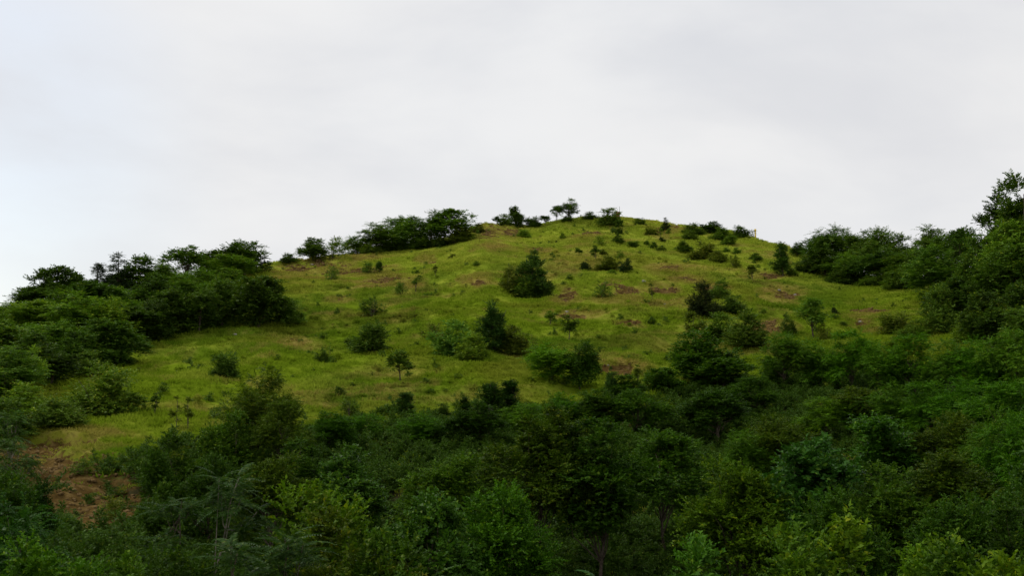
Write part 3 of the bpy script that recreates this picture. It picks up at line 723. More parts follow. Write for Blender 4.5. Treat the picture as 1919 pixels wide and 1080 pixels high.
# ------------------------------------------------------------------ plants whose foot shows: kind, column, row of the foot, width, height (photo px), tint, label
G_TOP = 'bushes and trees along the crest of the hill'
G_ROW = 'row of leaning feathery trees on the crest'
G_MEADOW = 'shrubs and saplings scattered on the meadow'
G_LEFT = 'trees of the wooded ridge'
G_BIG = 'thickets standing in the middle of the meadow'
for row in [
    ('bush', 543, 493, 46, 20, 'd', 'low dark bush on the crest beside the dense round ridge tree', G_TOP),
    ('broad_far', 586, 488, 66, 42, 'm', 'dome-shaped tree on the crest above the brown earth scar', G_TOP),
    ('sparse', 624, 485, 54, 40, 'l', 'pale see-through shrub between dome-shaped crest tree and feathery row', G_TOP),
    ('feather_far', 668, 478, 56, 34, 'm', 'lowest tree at the downhill end of the crest row', G_ROW),
    ('feather_far', 702, 474, 72, 55, 'm', 'layered blue-green tree second from downhill end of crest row', G_ROW),
    ('feather_far', 757, 470, 84, 66, 'm', 'broad layered tree third in the crest row', G_ROW),
    ('feather_far', 806, 465, 80, 70, 'd', 'tall dark-trunked tree in the middle of the crest row', G_ROW),
    ('open_far', 852, 458, 84, 66, 'm', 'airy tree with sky showing through at the crest row top', G_ROW),
    ('bush', 862, 455, 80, 34, 'o', 'olive bush with slanting stems below the airy row tree', G_TOP),
    ('bush', 820, 464, 46, 26, 'd', 'dark bush at the feet of the crest row', G_TOP),
    ('bush', 893, 436, 36, 18, 'o', 'brownish bush on the lip of the reddish scar', G_TOP),
    ('sapling', 931, 422, 22, 18, 'd', 'tiny round-headed sapling just uphill of the reddish scar', G_TOP),
    ('bush', 946, 424, 36, 24, 'm', 'low green bush joined to the dark peaked crest tree', G_TOP),
    ('broad_far', 966, 426, 34, 40, 'd', 'dark peaked tree on the crest above the light weedy bush', G_TOP),
    ('bush', 998, 428, 32, 22, 'd', 'round dark bush in the dip of the crest', G_TOP),
    ('sapling', 1022, 424, 26, 20, 'd', 'small ragged sapling in the dip below the airy summit tree', G_TOP),
    ('open_far', 1043, 417, 24, 34, 'd', 'slim companion tree leaning beside the airy summit tree', G_TOP),
    ('open_far', 1066, 417, 42, 44, 'd', 'tallest airy tree standing against the sky at the summit', G_TOP),
    ('bush', 1066, 418, 34, 15, 'm', 'low bush hugging the foot of the airy summit tree', G_TOP),
    ('bush', 1107, 413, 46, 16, 'd', 'flat dark bush between airy summit tree and brick pillar', G_TOP),
    ('bush', 1144, 424, 46, 34, 'm', 'dense square-topped bushy tree hiding the brick pillar', G_TOP),
    ('sapling', 1158, 455, 26, 44, 'd', 'dark little tree on bare trunk below the brick pillar', G_MEADOW),
    ('bush', 1158, 455, 42, 16, 'd', 'dark spreading bush round the foot of the little trunked tree', G_MEADOW),
    ('bush', 1197, 425, 30, 16, 'd', 'small dark bush on the summit edge next to the pillar', G_TOP),
    ('bush', 1219, 442, 28, 15, 'o', 'olive cushion bush just below the summit edge', G_MEADOW),
    ('spruce', 1248, 433, 18, 26, 'm', 'small dark conifer pricking the skyline', G_TOP),
    ('bush', 1252, 440, 13, 13, 'l', 'light bush under the small skyline conifer', G_MEADOW),
    ('whip', 1238, 446, 13, 20, 'y', 'yellow-green whip beside the small skyline conifer', G_MEADOW),
    ('juniper', 1240, 453, 14, 10, 'm', 'tiny dark juniper below the yellow-green whip', G_MEADOW),
    ('bush', 1300, 441, 42, 23, 'd', 'dark bush starting the thicket on the summit shoulder', G_TOP),
    ('broad_far', 1332, 440, 46, 26, 'd', 'peaked bush highest in the summit shoulder thicket', G_TOP),
    ('bush', 1290, 449, 50, 18, 'm', 'low bush in front of the summit shoulder thicket', G_TOP),
    ('bush', 1355, 452, 56, 26, 'm', 'wide green bush mid summit shoulder thicket', G_TOP),
    ('bush', 1388, 447, 42, 24, 'd', 'dark bush ending the thicket next to the yellow post', G_TOP),
    ('bush', 1368, 460, 54, 18, 'm', 'low green bush along the thicket foot near yellow post', G_MEADOW),
    ('bush', 1278, 474, 50, 22, 'd', 'dark flat bush uphill end of the slanting bush line', G_MEADOW),
    ('bush', 1318, 487, 60, 34, 'o', 'largest bush of the slanting line below the shoulder thicket', G_MEADOW),
    ('bush', 1346, 491, 34, 22, 'o', 'brownish bush at downhill end of the slanting line', G_MEADOW),
    ('bush', 1226, 466, 20, 14, 'd', 'upper of two small bushes below the summit junipers', G_MEADOW),
    ('bush', 1240, 472, 18, 13, 'd', 'lower of two small bushes below the summit junipers', G_MEADOW),
    ('bush', 1188, 463, 34, 13, 'm', 'low straggling bush across from the little trunked tree', G_MEADOW),
    ('sapling', 1212, 464, 12, 14, 'm', 'stubby sapling next to the low straggling bush', G_MEADOW),
    ('sparse', 1124, 460, 24, 20, 'l', 'light shrub downhill of the square-topped bushy tree', G_MEADOW),
    ('bush', 1053, 447, 14, 12, 'l', 'round light tuft of a bush below the airy summit tree', G_MEADOW),
    ('juniper', 1043, 456, 6, 6, 'm', 'dot of a dark juniper below the round light bush', G_MEADOW),
    ('bush', 980, 446, 34, 17, 'l', 'light weedy bush beside the reddish crest scar', G_MEADOW),
    ('sapling', 1085, 480, 15, 16, 'm', 'short bent sapling above the round dark juniper', G_MEADOW),
    ('sapling', 1116, 489, 20, 28, 'm', 'forked sapling above and beside the round dark juniper', G_MEADOW),
    ('bush', 1130, 476, 16, 10, 'o', 'brown-tinged bush touching the forked sapling', G_MEADOW),
    ('juniper', 1099, 508, 23, 21, 'm', 'smaller round dark juniper standing alone on the grass', G_MEADOW),
    ('juniper', 1172, 511, 27, 27, 'm', 'bigger dark juniper with olive bush beside it', G_MEADOW),
    ('bush', 1144, 505, 46, 26, 'o', 'olive bush leaning on the bigger dark juniper', G_MEADOW),
    ('sparse', 1162, 486, 24, 18, 'l', 'pale shrub just uphill of the bigger dark juniper', G_MEADOW),
    ('bush', 1146, 515, 22, 10, 'l', 'weedy patch below olive bush by the bigger juniper', G_MEADOW),
    ('sparse', 1375, 504, 30, 26, 'o', 'round see-through shrub below the slanting bush line', G_MEADOW),
    ('sapling', 1411, 530, 22, 34, 'o', 'lollipop sapling with dark trunk on open grass', G_MEADOW),
    ('column', 1467, 518, 38, 64, 'm', 'tall narrow shrub standing before the ridge wood', G_MEADOW),
    ('bush', 1483, 518, 26, 16, 'l', 'light weeds at the foot of the tall narrow shrub', G_MEADOW),
    ('broad_far', 1494, 482, 34, 28, 'd', 'dark small tree between tall narrow shrub and ridge wood', G_TOP),
    ('bush', 1418, 489, 52, 16, 'd', 'long low dark bush uphill of the lollipop sapling', G_MEADOW),
    ('bush', 1362, 474, 16, 12, 'm', 'first of two small bushes under the shoulder thicket', G_MEADOW),
    ('bush', 1380, 477, 18, 13, 'm', 'second of two small bushes under the shoulder thicket', G_MEADOW),
    ('pointed', 997, 556, 72, 86, 'm', 'tall pointed dark bush topping the upper meadow thicket', G_BIG),
    ('bush', 955, 548, 48, 52, 'o', 'olive bush on the shaded flank of the tall pointed bush', G_BIG),
    ('bush', 985, 561, 76, 40, 'm', 'round glossy bush at the front of the upper thicket', G_BIG),
    ('bush', 1022, 558, 40, 32, 'd', 'low dark bush on the soil scar side of the upper thicket', G_BIG),
    ('sparse', 1128, 560, 38, 34, 'm', 'loose round shrub between upper thicket and earth scar', G_MEADOW),
    ('juniper', 1322, 594, 66, 66, 'o', 'large dark cushiony bush above the leafy thicket', G_BIG),
    ('bush', 1350, 560, 44, 38, 'm', 'greyish bush rising behind the large dark cushiony bush', G_BIG),
    ('bush', 1376, 588, 54, 34, 'd', 'dark low bush beside the large cushiony bush', G_BIG),
    ('bush', 1350, 638, 70, 50, 'm', 'upper leafy bush of the big meadow thicket', G_BIG),
    ('bush', 1398, 652, 88, 66, 'm', 'widest leafy bush at the foot of the big meadow thicket', G_BIG),
    ('sapling', 1300, 645, 34, 60, 'o', 'thin brownish sapling beside the leafy meadow thicket', G_BIG),
    ('bush', 1476, 628, 30, 34, 'd', 'dark egg-shaped bush on brown earth beside the thicket', G_MEADOW),
    ('juniper', 1565, 592, 15, 22, 'm', 'small dark juniper stub on the slope of the earth scar', G_MEADOW),
    ('open_far', 1524, 634, 56, 74, 'm', 'open-branched little tree below the juniper stub', G_MEADOW),
    ('sparse', 1548, 640, 34, 34, 'o', 'twiggy shrub at the open-branched tree foot', G_MEADOW),
    ('bush', 1680, 628, 56, 44, 'o', 'olive half of the paired bushes below the ridge wood', G_MEADOW),
    ('bush', 1722, 634, 70, 38, 'm', 'greener half of the paired bushes below the ridge wood', G_MEADOW),
    ('bush', 1810, 642, 58, 54, 'l', 'lighter bush beside the dark round one under the tall tree', G_MEADOW),
    ('broad_far', 1860, 654, 56, 62, 'x', 'very dark round bush under the tall tree', G_MEADOW),
    ('pointed', 924, 656, 74, 92, 'd', 'pointed dark bush at the heart of the lower thicket', G_BIG),
    ('bush', 850, 668, 84, 68, 'q', 'blue-green rounded bush of the lower thicket', G_BIG),
    ('bush', 882, 673, 66, 48, 'p', 'yellow-green bush at the front of the lower thicket', G_BIG),
    ('bush', 963, 664, 68, 54, 'o', 'brownish bush on the downhill side of the lower thicket', G_BIG),
    ('sparse', 812, 640, 44, 36, 'o', 'thin shrub trailing off the blue-green thicket bush', G_BIG),
    ('bush', 697, 661, 74, 56, 'd', 'dark ragged bush alone on the lower meadow', G_MEADOW),
    ('sparse', 656, 652, 44, 22, 'd', 'low trailing branches beside the dark ragged bush', G_MEADOW),
    ('sparse', 697, 594, 48, 40, 'm', 'open twiggy shrub uphill of the dark ragged bush', G_MEADOW),
    ('sapling', 750, 714, 50, 58, 'm', 'round-headed sapling on short trunk on the lower meadow', G_MEADOW),
    ('bush', 606, 679, 28, 20, 'd', 'little dark bush downhill of the ragged bush', G_MEADOW),
    ('whip', 618, 668, 20, 26, 'l', 'spindly light whip beside the little dark bush', G_MEADOW),
    ('sparse', 752, 554, 32, 26, 'm', 'spiky shrub beside the thin forked whip', G_MEADOW),
    ('whip', 779, 550, 20, 42, 'm', 'thin forked whip on the upper meadow', G_MEADOW),
    ('whip', 816, 520, 12, 24, 'o', 'lone needle-thin whip under the crest row', G_MEADOW),
    ('sparse', 620, 527, 30, 30, 'm', 'see-through shrub on the grass below the brown scar', G_MEADOW),
    ('sparse', 690, 513, 34, 24, 'm', 'wide shrub on the lip of the small brown scar', G_MEADOW),
    ('column', 712, 513, 18, 24, 'm', 'upright shrub on the lip of the small brown scar', G_MEADOW),
    ('bush', 848, 486, 44, 11, 'o', 'flat creeping bush under the crest row', G_MEADOW),
    ('bush', 892, 497, 14, 9, 'm', 'tiny green mound downhill of the flat creeping bush', G_MEADOW),
    ('bush', 632, 588, 13, 12, 'd', 'tiny dark bush alone between scar and twiggy shrub', G_MEADOW),
    ('sapling', 1066, 638, 34, 46, 'm', 'bushy sapling on dark trunk near the lower thicket', G_MEADOW),
    ('sapling', 1031, 612, 26, 30, 'l', 'slender light sapling between the two thickets', G_MEADOW),
    ('whip', 993, 593, 9, 18, 'm', 'short whip right below the upper thicket', G_MEADOW),
    ('bush', 1221, 610, 18, 15, 'd', 'small dark round bush in the middle of open grass', G_MEADOW),
    ('whip', 1222, 566, 12, 34, 'o', 'wispy whip between the two earth scars', G_MEADOW),
    ('sparse', 776, 598, 30, 12, 'o', 'low wiry shrub on the mid meadow above lower thicket', G_MEADOW),
    ('bush', 424, 712, 54, 52, 'd', 'dark two-toned bush above the reddish tree', G_MEADOW),
    ('bush', 237, 684, 46, 26, 'm', 'low bush at the grass edge below the wooded ridge', G_MEADOW),
    ('bush', 190, 778, 132, 98, 'l', 'big light green bush where meadow meets the ridge wood', G_MEADOW),
    ('bush', 375, 612, 26, 12, 'l', 'small light weed bush under the ridge wood', G_MEADOW),
    ('sparse', 655, 784, 44, 38, 'm', 'soft shrub just above the valley wood', G_MEADOW),
    ('bush', 638, 744, 28, 20, 'd', 'small bush with spiky tip above the soft shrub', G_MEADOW),
    ('column', 762, 790, 40, 54, 'd', 'dark upright shrub on the grass edge of the valley wood', G_MEADOW),
    ('bush', 828, 780, 32, 24, 'x', 'compact very dark bush on the grass edge of the valley wood', G_MEADOW),
    ('whip', 290, 780, 22, 44, 'd', 'thin sapling standing on the grass by the big light bush', G_MEADOW),
    ('whip', 330, 806, 26, 62, 'o', 'bare-looking whip nearer the eroded bank of the pair', G_MEADOW),
    ('whip', 352, 806, 24, 60, 'o', 'bare-looking whip nearer the reddish tree of the pair', G_MEADOW),
    ('whip', 1196, 742, 18, 58, 'o', 'thin upright stem beside the dark valley giant', G_MEADOW),
    ('pointed', 1146, 752, 36, 62, 'd', 'narrow pointed bush beside the pale rounded tree', G_MEADOW),
    ('sapling', 1672, 692, 34, 58, 'y', 'yellow-green umbrella sapling above the bright tree belt', G_MEADOW),
    ('bush', 1580, 612, 22, 10, 'm', 'small weed bush under the juniper stub', G_MEADOW),
    ('bush', 1430, 590, 20, 9, 'm', 'faint low bush on the open slope beside the thicket', G_MEADOW),
    ('broad_far', 485, 614, 116, 92, 'd', 'dark round tree at the meadow corner of the ridge wood', G_LEFT),
    ('bush', 540, 606, 54, 48, 'm', 'leafy bush spilling onto grass at the ridge wood corner', G_LEFT),
    ('broad_far', 418, 618, 110, 92, 'd', 'dark tree next to the corner tree of the ridge wood', G_LEFT),
    ('feather_far', 372, 624, 90, 84, 'd', 'shadowy tree third from the corner of the ridge wood', G_LEFT),
    ('broad_far', 318, 632, 100, 90, 'd', 'dark tree above light weeds on the ridge wood edge', G_LEFT),
    ('broad_far', 276, 644, 90, 84, 'x', 'deep dark tree where the ridge wood edge turns downhill', G_LEFT),
    ('bush', 692, 477, 60, 28, 'm', 'bush among the feet of the downhill crest row', G_TOP),
    ('bush', 738, 473, 66, 34, 'd', 'dark bush under the broad layered row tree', G_TOP),
    ('bush', 784, 469, 60, 34, 'm', 'bush between the two tallest crest row trees', G_TOP),
    ('sparse', 205, 975, 60, 50, 'o', 'thin weedy shrub growing out of the bare bank', G_MEADOW),
    ('sparse', 150, 890, 50, 30, 'm', 'green weedy shrub on the brow of the bare bank', G_MEADOW),
    ('bush', 120, 1000, 60, 40, 'd', 'dark weeds at the foot of the bare bank', G_MEADOW),
]: plant(*row)

# ------------------------------------------------------------------ plants whose foot is hidden: kind, column, distance (m), row of the tip, width (px), tint, label
G_RIGHT = 'trees of the ridge wood under the tall tree'
G_BELT = 'bright feathery trees of the belt below the meadow'
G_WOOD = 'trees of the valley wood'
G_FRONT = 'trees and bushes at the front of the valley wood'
for row in [
    # wooded ridge, skyline
    ('feather_far', -40, 152, 592, 90, 'd', 'dark tree where the ridge wood runs out of sight', G_LEFT),
    ('broad_far', 18, 152, 566, 60, 'd', 'lowest skyline tree of the wooded ridge', G_LEFT),
    ('broad_far', 66, 154, 538, 56, 'd', 'second lowest skyline tree of the wooded ridge', G_LEFT),
    ('broad_far', 112, 156, 500, 72, 'd', 'big dark round skyline tree above the pale-topped tree', G_LEFT),
    ('feather_far', 158, 160, 520, 70, 'd', 'dark skyline tree just uphill of the big round one', G_LEFT),
    ('spruce', 186, 163, 494, 42, 'm', 'shorter of two dark conifers on the wooded ridge', G_LEFT),
    ('spruce', 220, 166, 474, 50, 'm', 'taller of two dark conifers on the wooded ridge', G_LEFT),
    ('broad_far', 272, 168, 480, 84, 'd', 'broad dark skyline tree uphill of the two conifers', G_LEFT),
    ('feather_far', 312, 172, 494, 60, 'm', 'low layered tree in the skyline gap of the ridge', G_LEFT),
    ('open_far', 345, 176, 462, 76, 'm', 'tall airy layered tree breaking the ridge skyline', G_LEFT),
    ('broad_far', 405, 184, 470, 72, 'm', 'leafy tree behind the dense round ridge tree', G_LEFT),
    ('broad_far', 462, 186, 449, 92, 'd', 'dense round tree ending the wooded ridge uphill', G_LEFT),
    ('feather_far', 425, 176, 478, 110, 'l', 'bright feathery tree in front of the dense round ridge tree', G_LEFT),
    ('feather_far', 365, 168, 500, 100, 'm', 'feathery tree below the tall airy ridge tree', G_LEFT),
    # wooded ridge, face (see also the feet listed above)
    ('broad', 1660, 44, 870, 170, 'm', 'green leafy tree past the glossy tree', G_WOOD),
    ('broad', 1560, 33, 915, 170, 'd', 'dark tree rising behind the bright yellow-green bush', G_FRONT),
    ('glossy', 800, 35, 925, 190, 'm', 'broad-leaved tree above the first bottom long-leaved tree', G_FRONT),
    ('broad', 935, 37, 905, 150, 'g', 'bright leafy tree beside the dark gap', G_FRONT),
    ('feather_far', 400, 152, 528, 110, 'm', 'layered tree next to the dark corner tree', G_LEFT),
    ('broad_far', 285, 150, 520, 100, 'd', 'dark tree below the broad skyline tree', G_LEFT),
    ('feather_far', 212, 120, 556, 66, 'y', 'bright yellowish tree on the ridge wood edge', G_LEFT),
    ('feather_far', 235, 138, 540, 90, 'm', 'layered tree behind the bright yellowish one', G_LEFT),
    ('feather_far', 145, 122, 550, 110, 'l', 'pale-topped feathery tree in the ridge wood', G_LEFT),
    ('broad_far', 170, 140, 530, 100, 'd', 'dark tree above the pale-topped one', G_LEFT),
    ('feather_far', 60, 126, 566, 120, 'l', 'wide light tree below the lowest skyline trees', G_LEFT),
    ('feather_far', -30, 122, 580, 110, 'm', 'feathery tree half out of sight low on the ridge', G_LEFT),
    ('broad_far', 205, 108, 598, 100, 'd', 'dark round tree overhanging the grass edge', G_LEFT),
    ('broad_far', 150, 104, 620, 100, 'd', 'dusky tree directly above the big light bush', G_LEFT),
    ('feather_far', 95, 108, 600, 110, 'm', 'layered tree in the ridge wood middle', G_LEFT),
    ('broad_far', 25, 104, 612, 110, 'm', 'leafy tree low in the ridge wood', G_LEFT),
    ('broad_far', 100, 94, 650, 100, 'x', 'very dark hollow tree above the bright mounds', G_LEFT),
    ('open_far', 56, 90, 646, 50, 'y', 'slim yellow-flecked tree low in the ridge wood', G_LEFT),
    ('feather_far', 10, 88, 650, 100, 'm', 'leafy tree at the picture edge above the bank', G_LEFT),
    ('bush', 60, 82, 716, 110, 'l', 'bright green mound bush beneath the ridge wood', G_LEFT),
    ('bush', 118, 76, 744, 90, 'm', 'spreading bush between bright mound and big light bush', G_LEFT),
    ('bush', 15, 74, 745, 90, 'd', 'dark bush overhanging the eroded bank', G_LEFT),
    ('fronds', 20, 62, 768, 90, 'm', 'long-leaved tree drooping over the upper bank', G_LEFT),
    ('fronds', 35, 54, 822, 80, 'd', 'long-leaved tree growing on the eroded bank', G_LEFT),
    ('broad_far', 440, 160, 505, 100, 'm', 'round tree between the bright feathery and corner trees', G_LEFT),
    ('feather_far', 330, 156, 515, 100, 'm', 'layered tree hanging below the ridge skyline', G_LEFT),
    ('broad_far', 250, 124, 575, 90, 'd', 'dark tree filling the ridge wood edge by the yellowish one', G_LEFT),
    ('feather_far', 120, 138, 545, 110, 'm', 'layered tree over the pale-topped one', G_LEFT),
    ('broad_far', 0, 138, 575, 110, 'd', 'dark tree under the ridge wood outlet', G_LEFT),
    ('broad_far', 60, 100, 625, 100, 'd', 'dark tree between leafy and layered ridge trees', G_LEFT),
    ('bush', 160, 100, 655, 100, 'd', 'dusky bush closing the ridge wood behind the big light bush', G_LEFT),
    ('bush', 245, 116, 625, 60, 'd', 'dark bush at the foot of the ridge wood edge', G_LEFT),
    # ridge wood under the tall tree
    ('feather_far', 1528, 196, 440, 60, 'd', 'first skyline tree beside the tall narrow shrub', G_RIGHT),
    ('feather_far', 1560, 192, 424, 84, 'm', 'arching skyline tree at the start of the ridge wood', G_RIGHT),
    ('feather_far', 1605, 188, 430, 80, 'm', 'second arching skyline tree of the ridge wood', G_RIGHT),
    ('feather_far', 1656, 182, 426, 78, 'm', 'third arching skyline tree of the ridge wood', G_RIGHT),
    ('feather_far', 1694, 178, 438, 60, 'm', 'lower skyline tree filling the notch of the ridge wood', G_RIGHT),
    ('feather_far', 1736, 174, 425, 80, 'm', 'fourth arching skyline tree of the ridge wood', G_RIGHT),
    ('open_far', 1800, 160, 425, 66, 'd', 'airy skyline tree nearest the tall tree', G_RIGHT),
    ('feather_far', 1772, 168, 440, 70, 'm', 'skyline tree before the airy one near the tall tree', G_RIGHT),
    ('broad_far', 1545, 184, 466, 84, 'd', 'dark tree inside the start of the ridge wood', G_RIGHT),
    ('feather_far', 1600, 178, 470, 90, 'm', 'layered tree on the face of the ridge wood', G_RIGHT),
    ('feather_far', 1650, 172, 468, 90, 'd', 'shaded layered tree on the face of the ridge wood', G_RIGHT),
    ('feather_far', 1705, 166, 468, 100, 'm', 'wide layered tree above the straight grass edge', G_RIGHT),
    ('bush', 1575, 176, 506, 104, 'd', 'dark low bush skirting the ridge wood over the grass', G_RIGHT),
    ('bush', 1640, 170, 506, 90, 'm', 'green low bush skirting the ridge wood', G_RIGHT),
    ('bush', 1695, 164, 502, 90, 'm', 'low bush at the straight grass edge of the ridge wood', G_RIGHT),
    ('bush', 1510, 186, 486, 60, 'd', 'dark low bush beside the tall narrow shrub', G_RIGHT),
    ('feather_far', 1760, 146, 462, 110, 'm', 'feathery tree where the ridge wood turns downhill', G_RIGHT),
    ('tall', 1902, 138, 324, 90, 'm', 'tallest tree of all with branches spread against the sky', G_RIGHT),
    ('tall', 1870, 142, 346, 46, 'd', 'dark side stem leaning out of the tallest tree', G_RIGHT),
    ('feather_far', 1890, 136, 412, 76, 'l', 'light tree growing round the foot of the tallest tree', G_RIGHT),
    ('broad_far', 1945, 142, 390, 90, 'd', 'dark tree behind the tallest tree', G_RIGHT),
    ('broad_far', 1832, 140, 440, 80, 'm', 'rounded tree leaning on the light tree by the tallest', G_RIGHT),
    ('broad_far', 1885, 128, 460, 100, 'm', 'dark broad tree below the tallest tree', G_RIGHT),
    ('broad_far', 1782, 126, 520, 80, 'd', 'dark tree jutting onto the grass from the ridge wood', G_RIGHT),
    ('bush', 1752, 124, 532, 56, 'm', 'leafy bush on the grass corner of the ridge wood', G_RIGHT),
    ('broad_far', 1838, 112, 545, 90, 'd', 'dark tree above the lighter and dark bush pair', G_RIGHT),
    ('broad_far', 1905, 110, 530, 90, 'd', 'very dark tree low under the tallest tree', G_RIGHT),
    ('feather_far', 1925, 100, 575, 90, 'm', 'feathery tree cut by the picture edge under the tallest', G_RIGHT),
    # dark giant and neighbours at the meadow foot
    ('feather_far', 1034, 92, 642, 130, 'p', 'pale rounded feathery tree on the meadow foot', G_WOOD),
    ('broad_far', 1086, 90, 640, 62, 'd', 'dark slim tree against the pale rounded tree', G_WOOD),
    ('broad_far', 1300, 92, 618, 165, 'm', 'dark valley giant jutting high into the meadow', G_WOOD),
    ('broad_far', 1355, 89, 672, 110, 'm', 'dark shoulder tree beside the valley giant', G_WOOD),
    ('broad_far', 1238, 87, 690, 90, 'm', 'leafy tree on the pale tree side of the valley giant', G_WOOD),
    ('broad_far', 1175, 84, 712, 90, 'm', 'low tree between pointed bush and valley giant', G_WOOD),
    # belt
    ('feather', 1465, 92, 622, 110, 'm', 'first bright belt tree beside the valley giant', G_BELT),
    ('feather', 1528, 92, 634, 100, 'm', 'second belt tree under the open-branched little tree', G_BELT),
    ('feather', 1590, 90, 618, 104, 'g', 'third belt tree, rich green and flat-topped', G_BELT),
    ('feather', 1650, 88, 640, 100, 'm', 'fourth belt tree, below the yellow-green sapling', G_BELT),
    ('feather', 1712, 88, 622, 110, 'g', 'fifth belt tree, below the paired bushes', G_BELT),
    ('feather', 1775, 86, 636, 110, 'm', 'sixth belt tree, below the lighter bush', G_BELT),
    ('feather', 1840, 84, 632, 110, 'g', 'seventh belt tree, below the very dark round bush', G_BELT),
    ('feather', 1905, 82, 614, 120, 'm', 'last belt tree at the picture edge', G_BELT),
    # upper rows of the valley wood
    ('feather', 488, 64, 684, 140, 'r', 'big tree flecked with reddish leaves', G_WOOD),
    ('feather', 540, 60, 745, 100, 'o', 'brown-green tree leaning on the reddish one', G_WOOD),
    ('bush', 430, 60, 770, 100, 'm', 'leafy bush at the meadow side of the reddish tree', G_WOOD),
    ('bush', 330, 56, 806, 110, 'd', 'dark bush on the grass tongue above the long-leaved trees', G_WOOD),
    ('bush', 300, 53, 846, 70, 'd', 'dark bush beside the eroded bank top', G_WOOD),
    ('broad', 618, 66, 772, 100, 'g', 'bright tree at the grass edge beside the reddish tree', G_WOOD),
    ('feather', 690, 70, 776, 100, 'g', 'bright feathery tree below the soft shrub', G_WOOD),
    ('feather', 800, 70, 772, 110, 'g', 'bright feathery tree below the compact dark bush', G_WOOD),
    ('column', 870, 76, 752, 36, 'd', 'shortest of three upright dark trees at the grass edge', G_WOOD),
    ('column', 914, 76, 716, 44, 'd', 'tallest of three upright dark trees at the grass edge', G_WOOD),
    ('column', 956, 77, 712, 40, 'd', 'last of three upright dark trees toward the valley giant', G_WOOD),
    ('broad', 895, 68, 752, 110, 'd', 'dark tree at the feet of three upright trees', G_WOOD),
    ('feather', 985, 72, 756, 90, 'l', 'light feathery tree in front of the upright trees', G_WOOD),
    ('feather', 1060, 76, 736, 110, 'g', 'feathery tree below the pale rounded tree', G_WOOD),
    ('broad', 1120, 74, 730, 100, 'm', 'dark tree below the narrow pointed bush', G_WOOD),
    ('broad', 1190, 74, 730, 110, 'm', 'dark broad tree at the feet of the valley giant', G_WOOD),
    ('broad', 1345, 74, 728, 120, 'd', 'very dark tree below the shoulder of the giant', G_WOOD),
    ('feather', 1415, 82, 704, 90, 'd', 'shaded feathery tree under the first belt tree', G_WOOD),
    ('feather', 1540, 74, 744, 100, 'y', 'light yellowish tree below the belt', G_WOOD),
    ('broad', 1600, 76, 724, 120, 'o', 'brownish tree below the fourth belt tree', G_WOOD),
    ('feather', 1672, 74, 716, 100, 'm', 'layered tree below the fifth belt tree', G_WOOD),
    ('feather', 1735, 72, 714, 110, 'g', 'rich green tree below the sixth belt tree', G_WOOD),
    ('feather', 1805, 70, 706, 120, 'g', 'wide bright tree below the seventh belt tree', G_WOOD),
    ('feather', 1885, 66, 710, 140, 'g', 'bright feathery tree at the edge under the last belt tree', G_WOOD),
    # middle rows
    ('broad', 560, 54, 822, 110, 'd', 'dark tree between reddish and bright grass edge trees', G_WOOD),
    ('glossy', 650, 50, 836, 150, 'm', 'leafy tree two rows below the soft shrub', G_WOOD),
    ('high', 850, 44, 852, 170, 'l', 'light mottled tree in the heart of the wood', G_WOOD),
    ('high', 1005, 46, 762, 190, 'o', 'large olive tree in the centre of the wood', G_WOOD),
    ('high', 1118, 46, 784, 200, 'd', 'large dark tree next to the large olive one', G_WOOD),
    ('high', 1245, 50, 806, 170, 'm', 'mid-green tree below the shaded giant foot tree', G_WOOD),
    ('feather', 1388, 60, 806, 100, 'm', 'bright tuft-headed tree above the glossy tree', G_WOOD),
    ('broad', 1450, 62, 778, 110, 'o', 'brownish tree above the glossy tree', G_WOOD),
    ('glossy', 1640, 58, 778, 140, 'g', 'bright tree with ragged top below the brownish one', G_WOOD),
    ('broad', 1780, 58, 772, 130, 'o', 'brown-green tree under the wide bright tree', G_WOOD),
    ('feather', 1850, 56, 762, 130, 'm', 'layered tree two below the seventh belt tree', G_WOOD),
    ('feather', 1915, 52, 770, 120, 'g', 'bright tree cut by the picture edge midway down', G_WOOD),
    # lower rows
    ('broad', 1375, 42, 860, 170, 'y', 'tree with yellow-green sprays joined to the glossy one', G_WOOD),
    ('glossy', 1485, 44, 822, 210, 'b', 'glossy blue-green tree with pale shining leaves', G_WOOD),
    ('high', 1765, 44, 846, 200, 'o', 'dusky olive tree low in the wood', G_WOOD),
    ('glossy', 1900, 40, 830, 180, 'm', 'green tree at the picture edge low in the wood', G_WOOD),
    # front row
    ('broad', 1800, 35, 925, 180, 'd', 'dark tree over the low corner bushes', G_FRONT),
    ('broad', 1910, 33, 930, 160, 'x', 'very dark tree in the low corner', G_FRONT),
    ('bush', 1295, 27, 1008, 150, 'b', 'grey-green front bush with thin shoots', G_FRONT),
    ('bush', 1485, 27, 990, 150, 'm', 'leafy front bush before the yellow-green one', G_FRONT),
    ('bush', 1582, 26, 974, 130, 'y', 'bright yellow-green bush at the wood front', G_FRONT),
    ('bush', 1690, 26, 1030, 150, 'l', 'light bramble bush past the yellow-green one', G_FRONT),
    ('bush', 1785, 26, 1010, 160, 'l', 'airy bramble bush with arching shoots', G_FRONT),
    ('bush', 1880, 25, 1022, 120, 'd', 'dark front bush behind the yellow tuft', G_FRONT),
    ('bush', 1902, 22, 1046, 56, 'y', 'small yellow tuft in the low corner', G_FRONT),
    ('bush', 600, 33, 908, 150, 'y', 'yellow-flecked shrub among the long-leaved trees', G_FRONT),
    ('bush', 645, 29, 955, 130, 'o', 'yellowish brown shrub below the yellow-flecked one', G_FRONT),
    ('bush', 720, 28, 1000, 140, 'd', 'dark low bush beside the yellowish brown shrub', G_FRONT),
    ('broad', 5, 31, 884, 110, 'd', 'dark tree in front of the eroded bank', G_FRONT),
    ('column', 76, 33, 896, 60, 'x', 'very dark slim tree against the bare bank', G_FRONT),
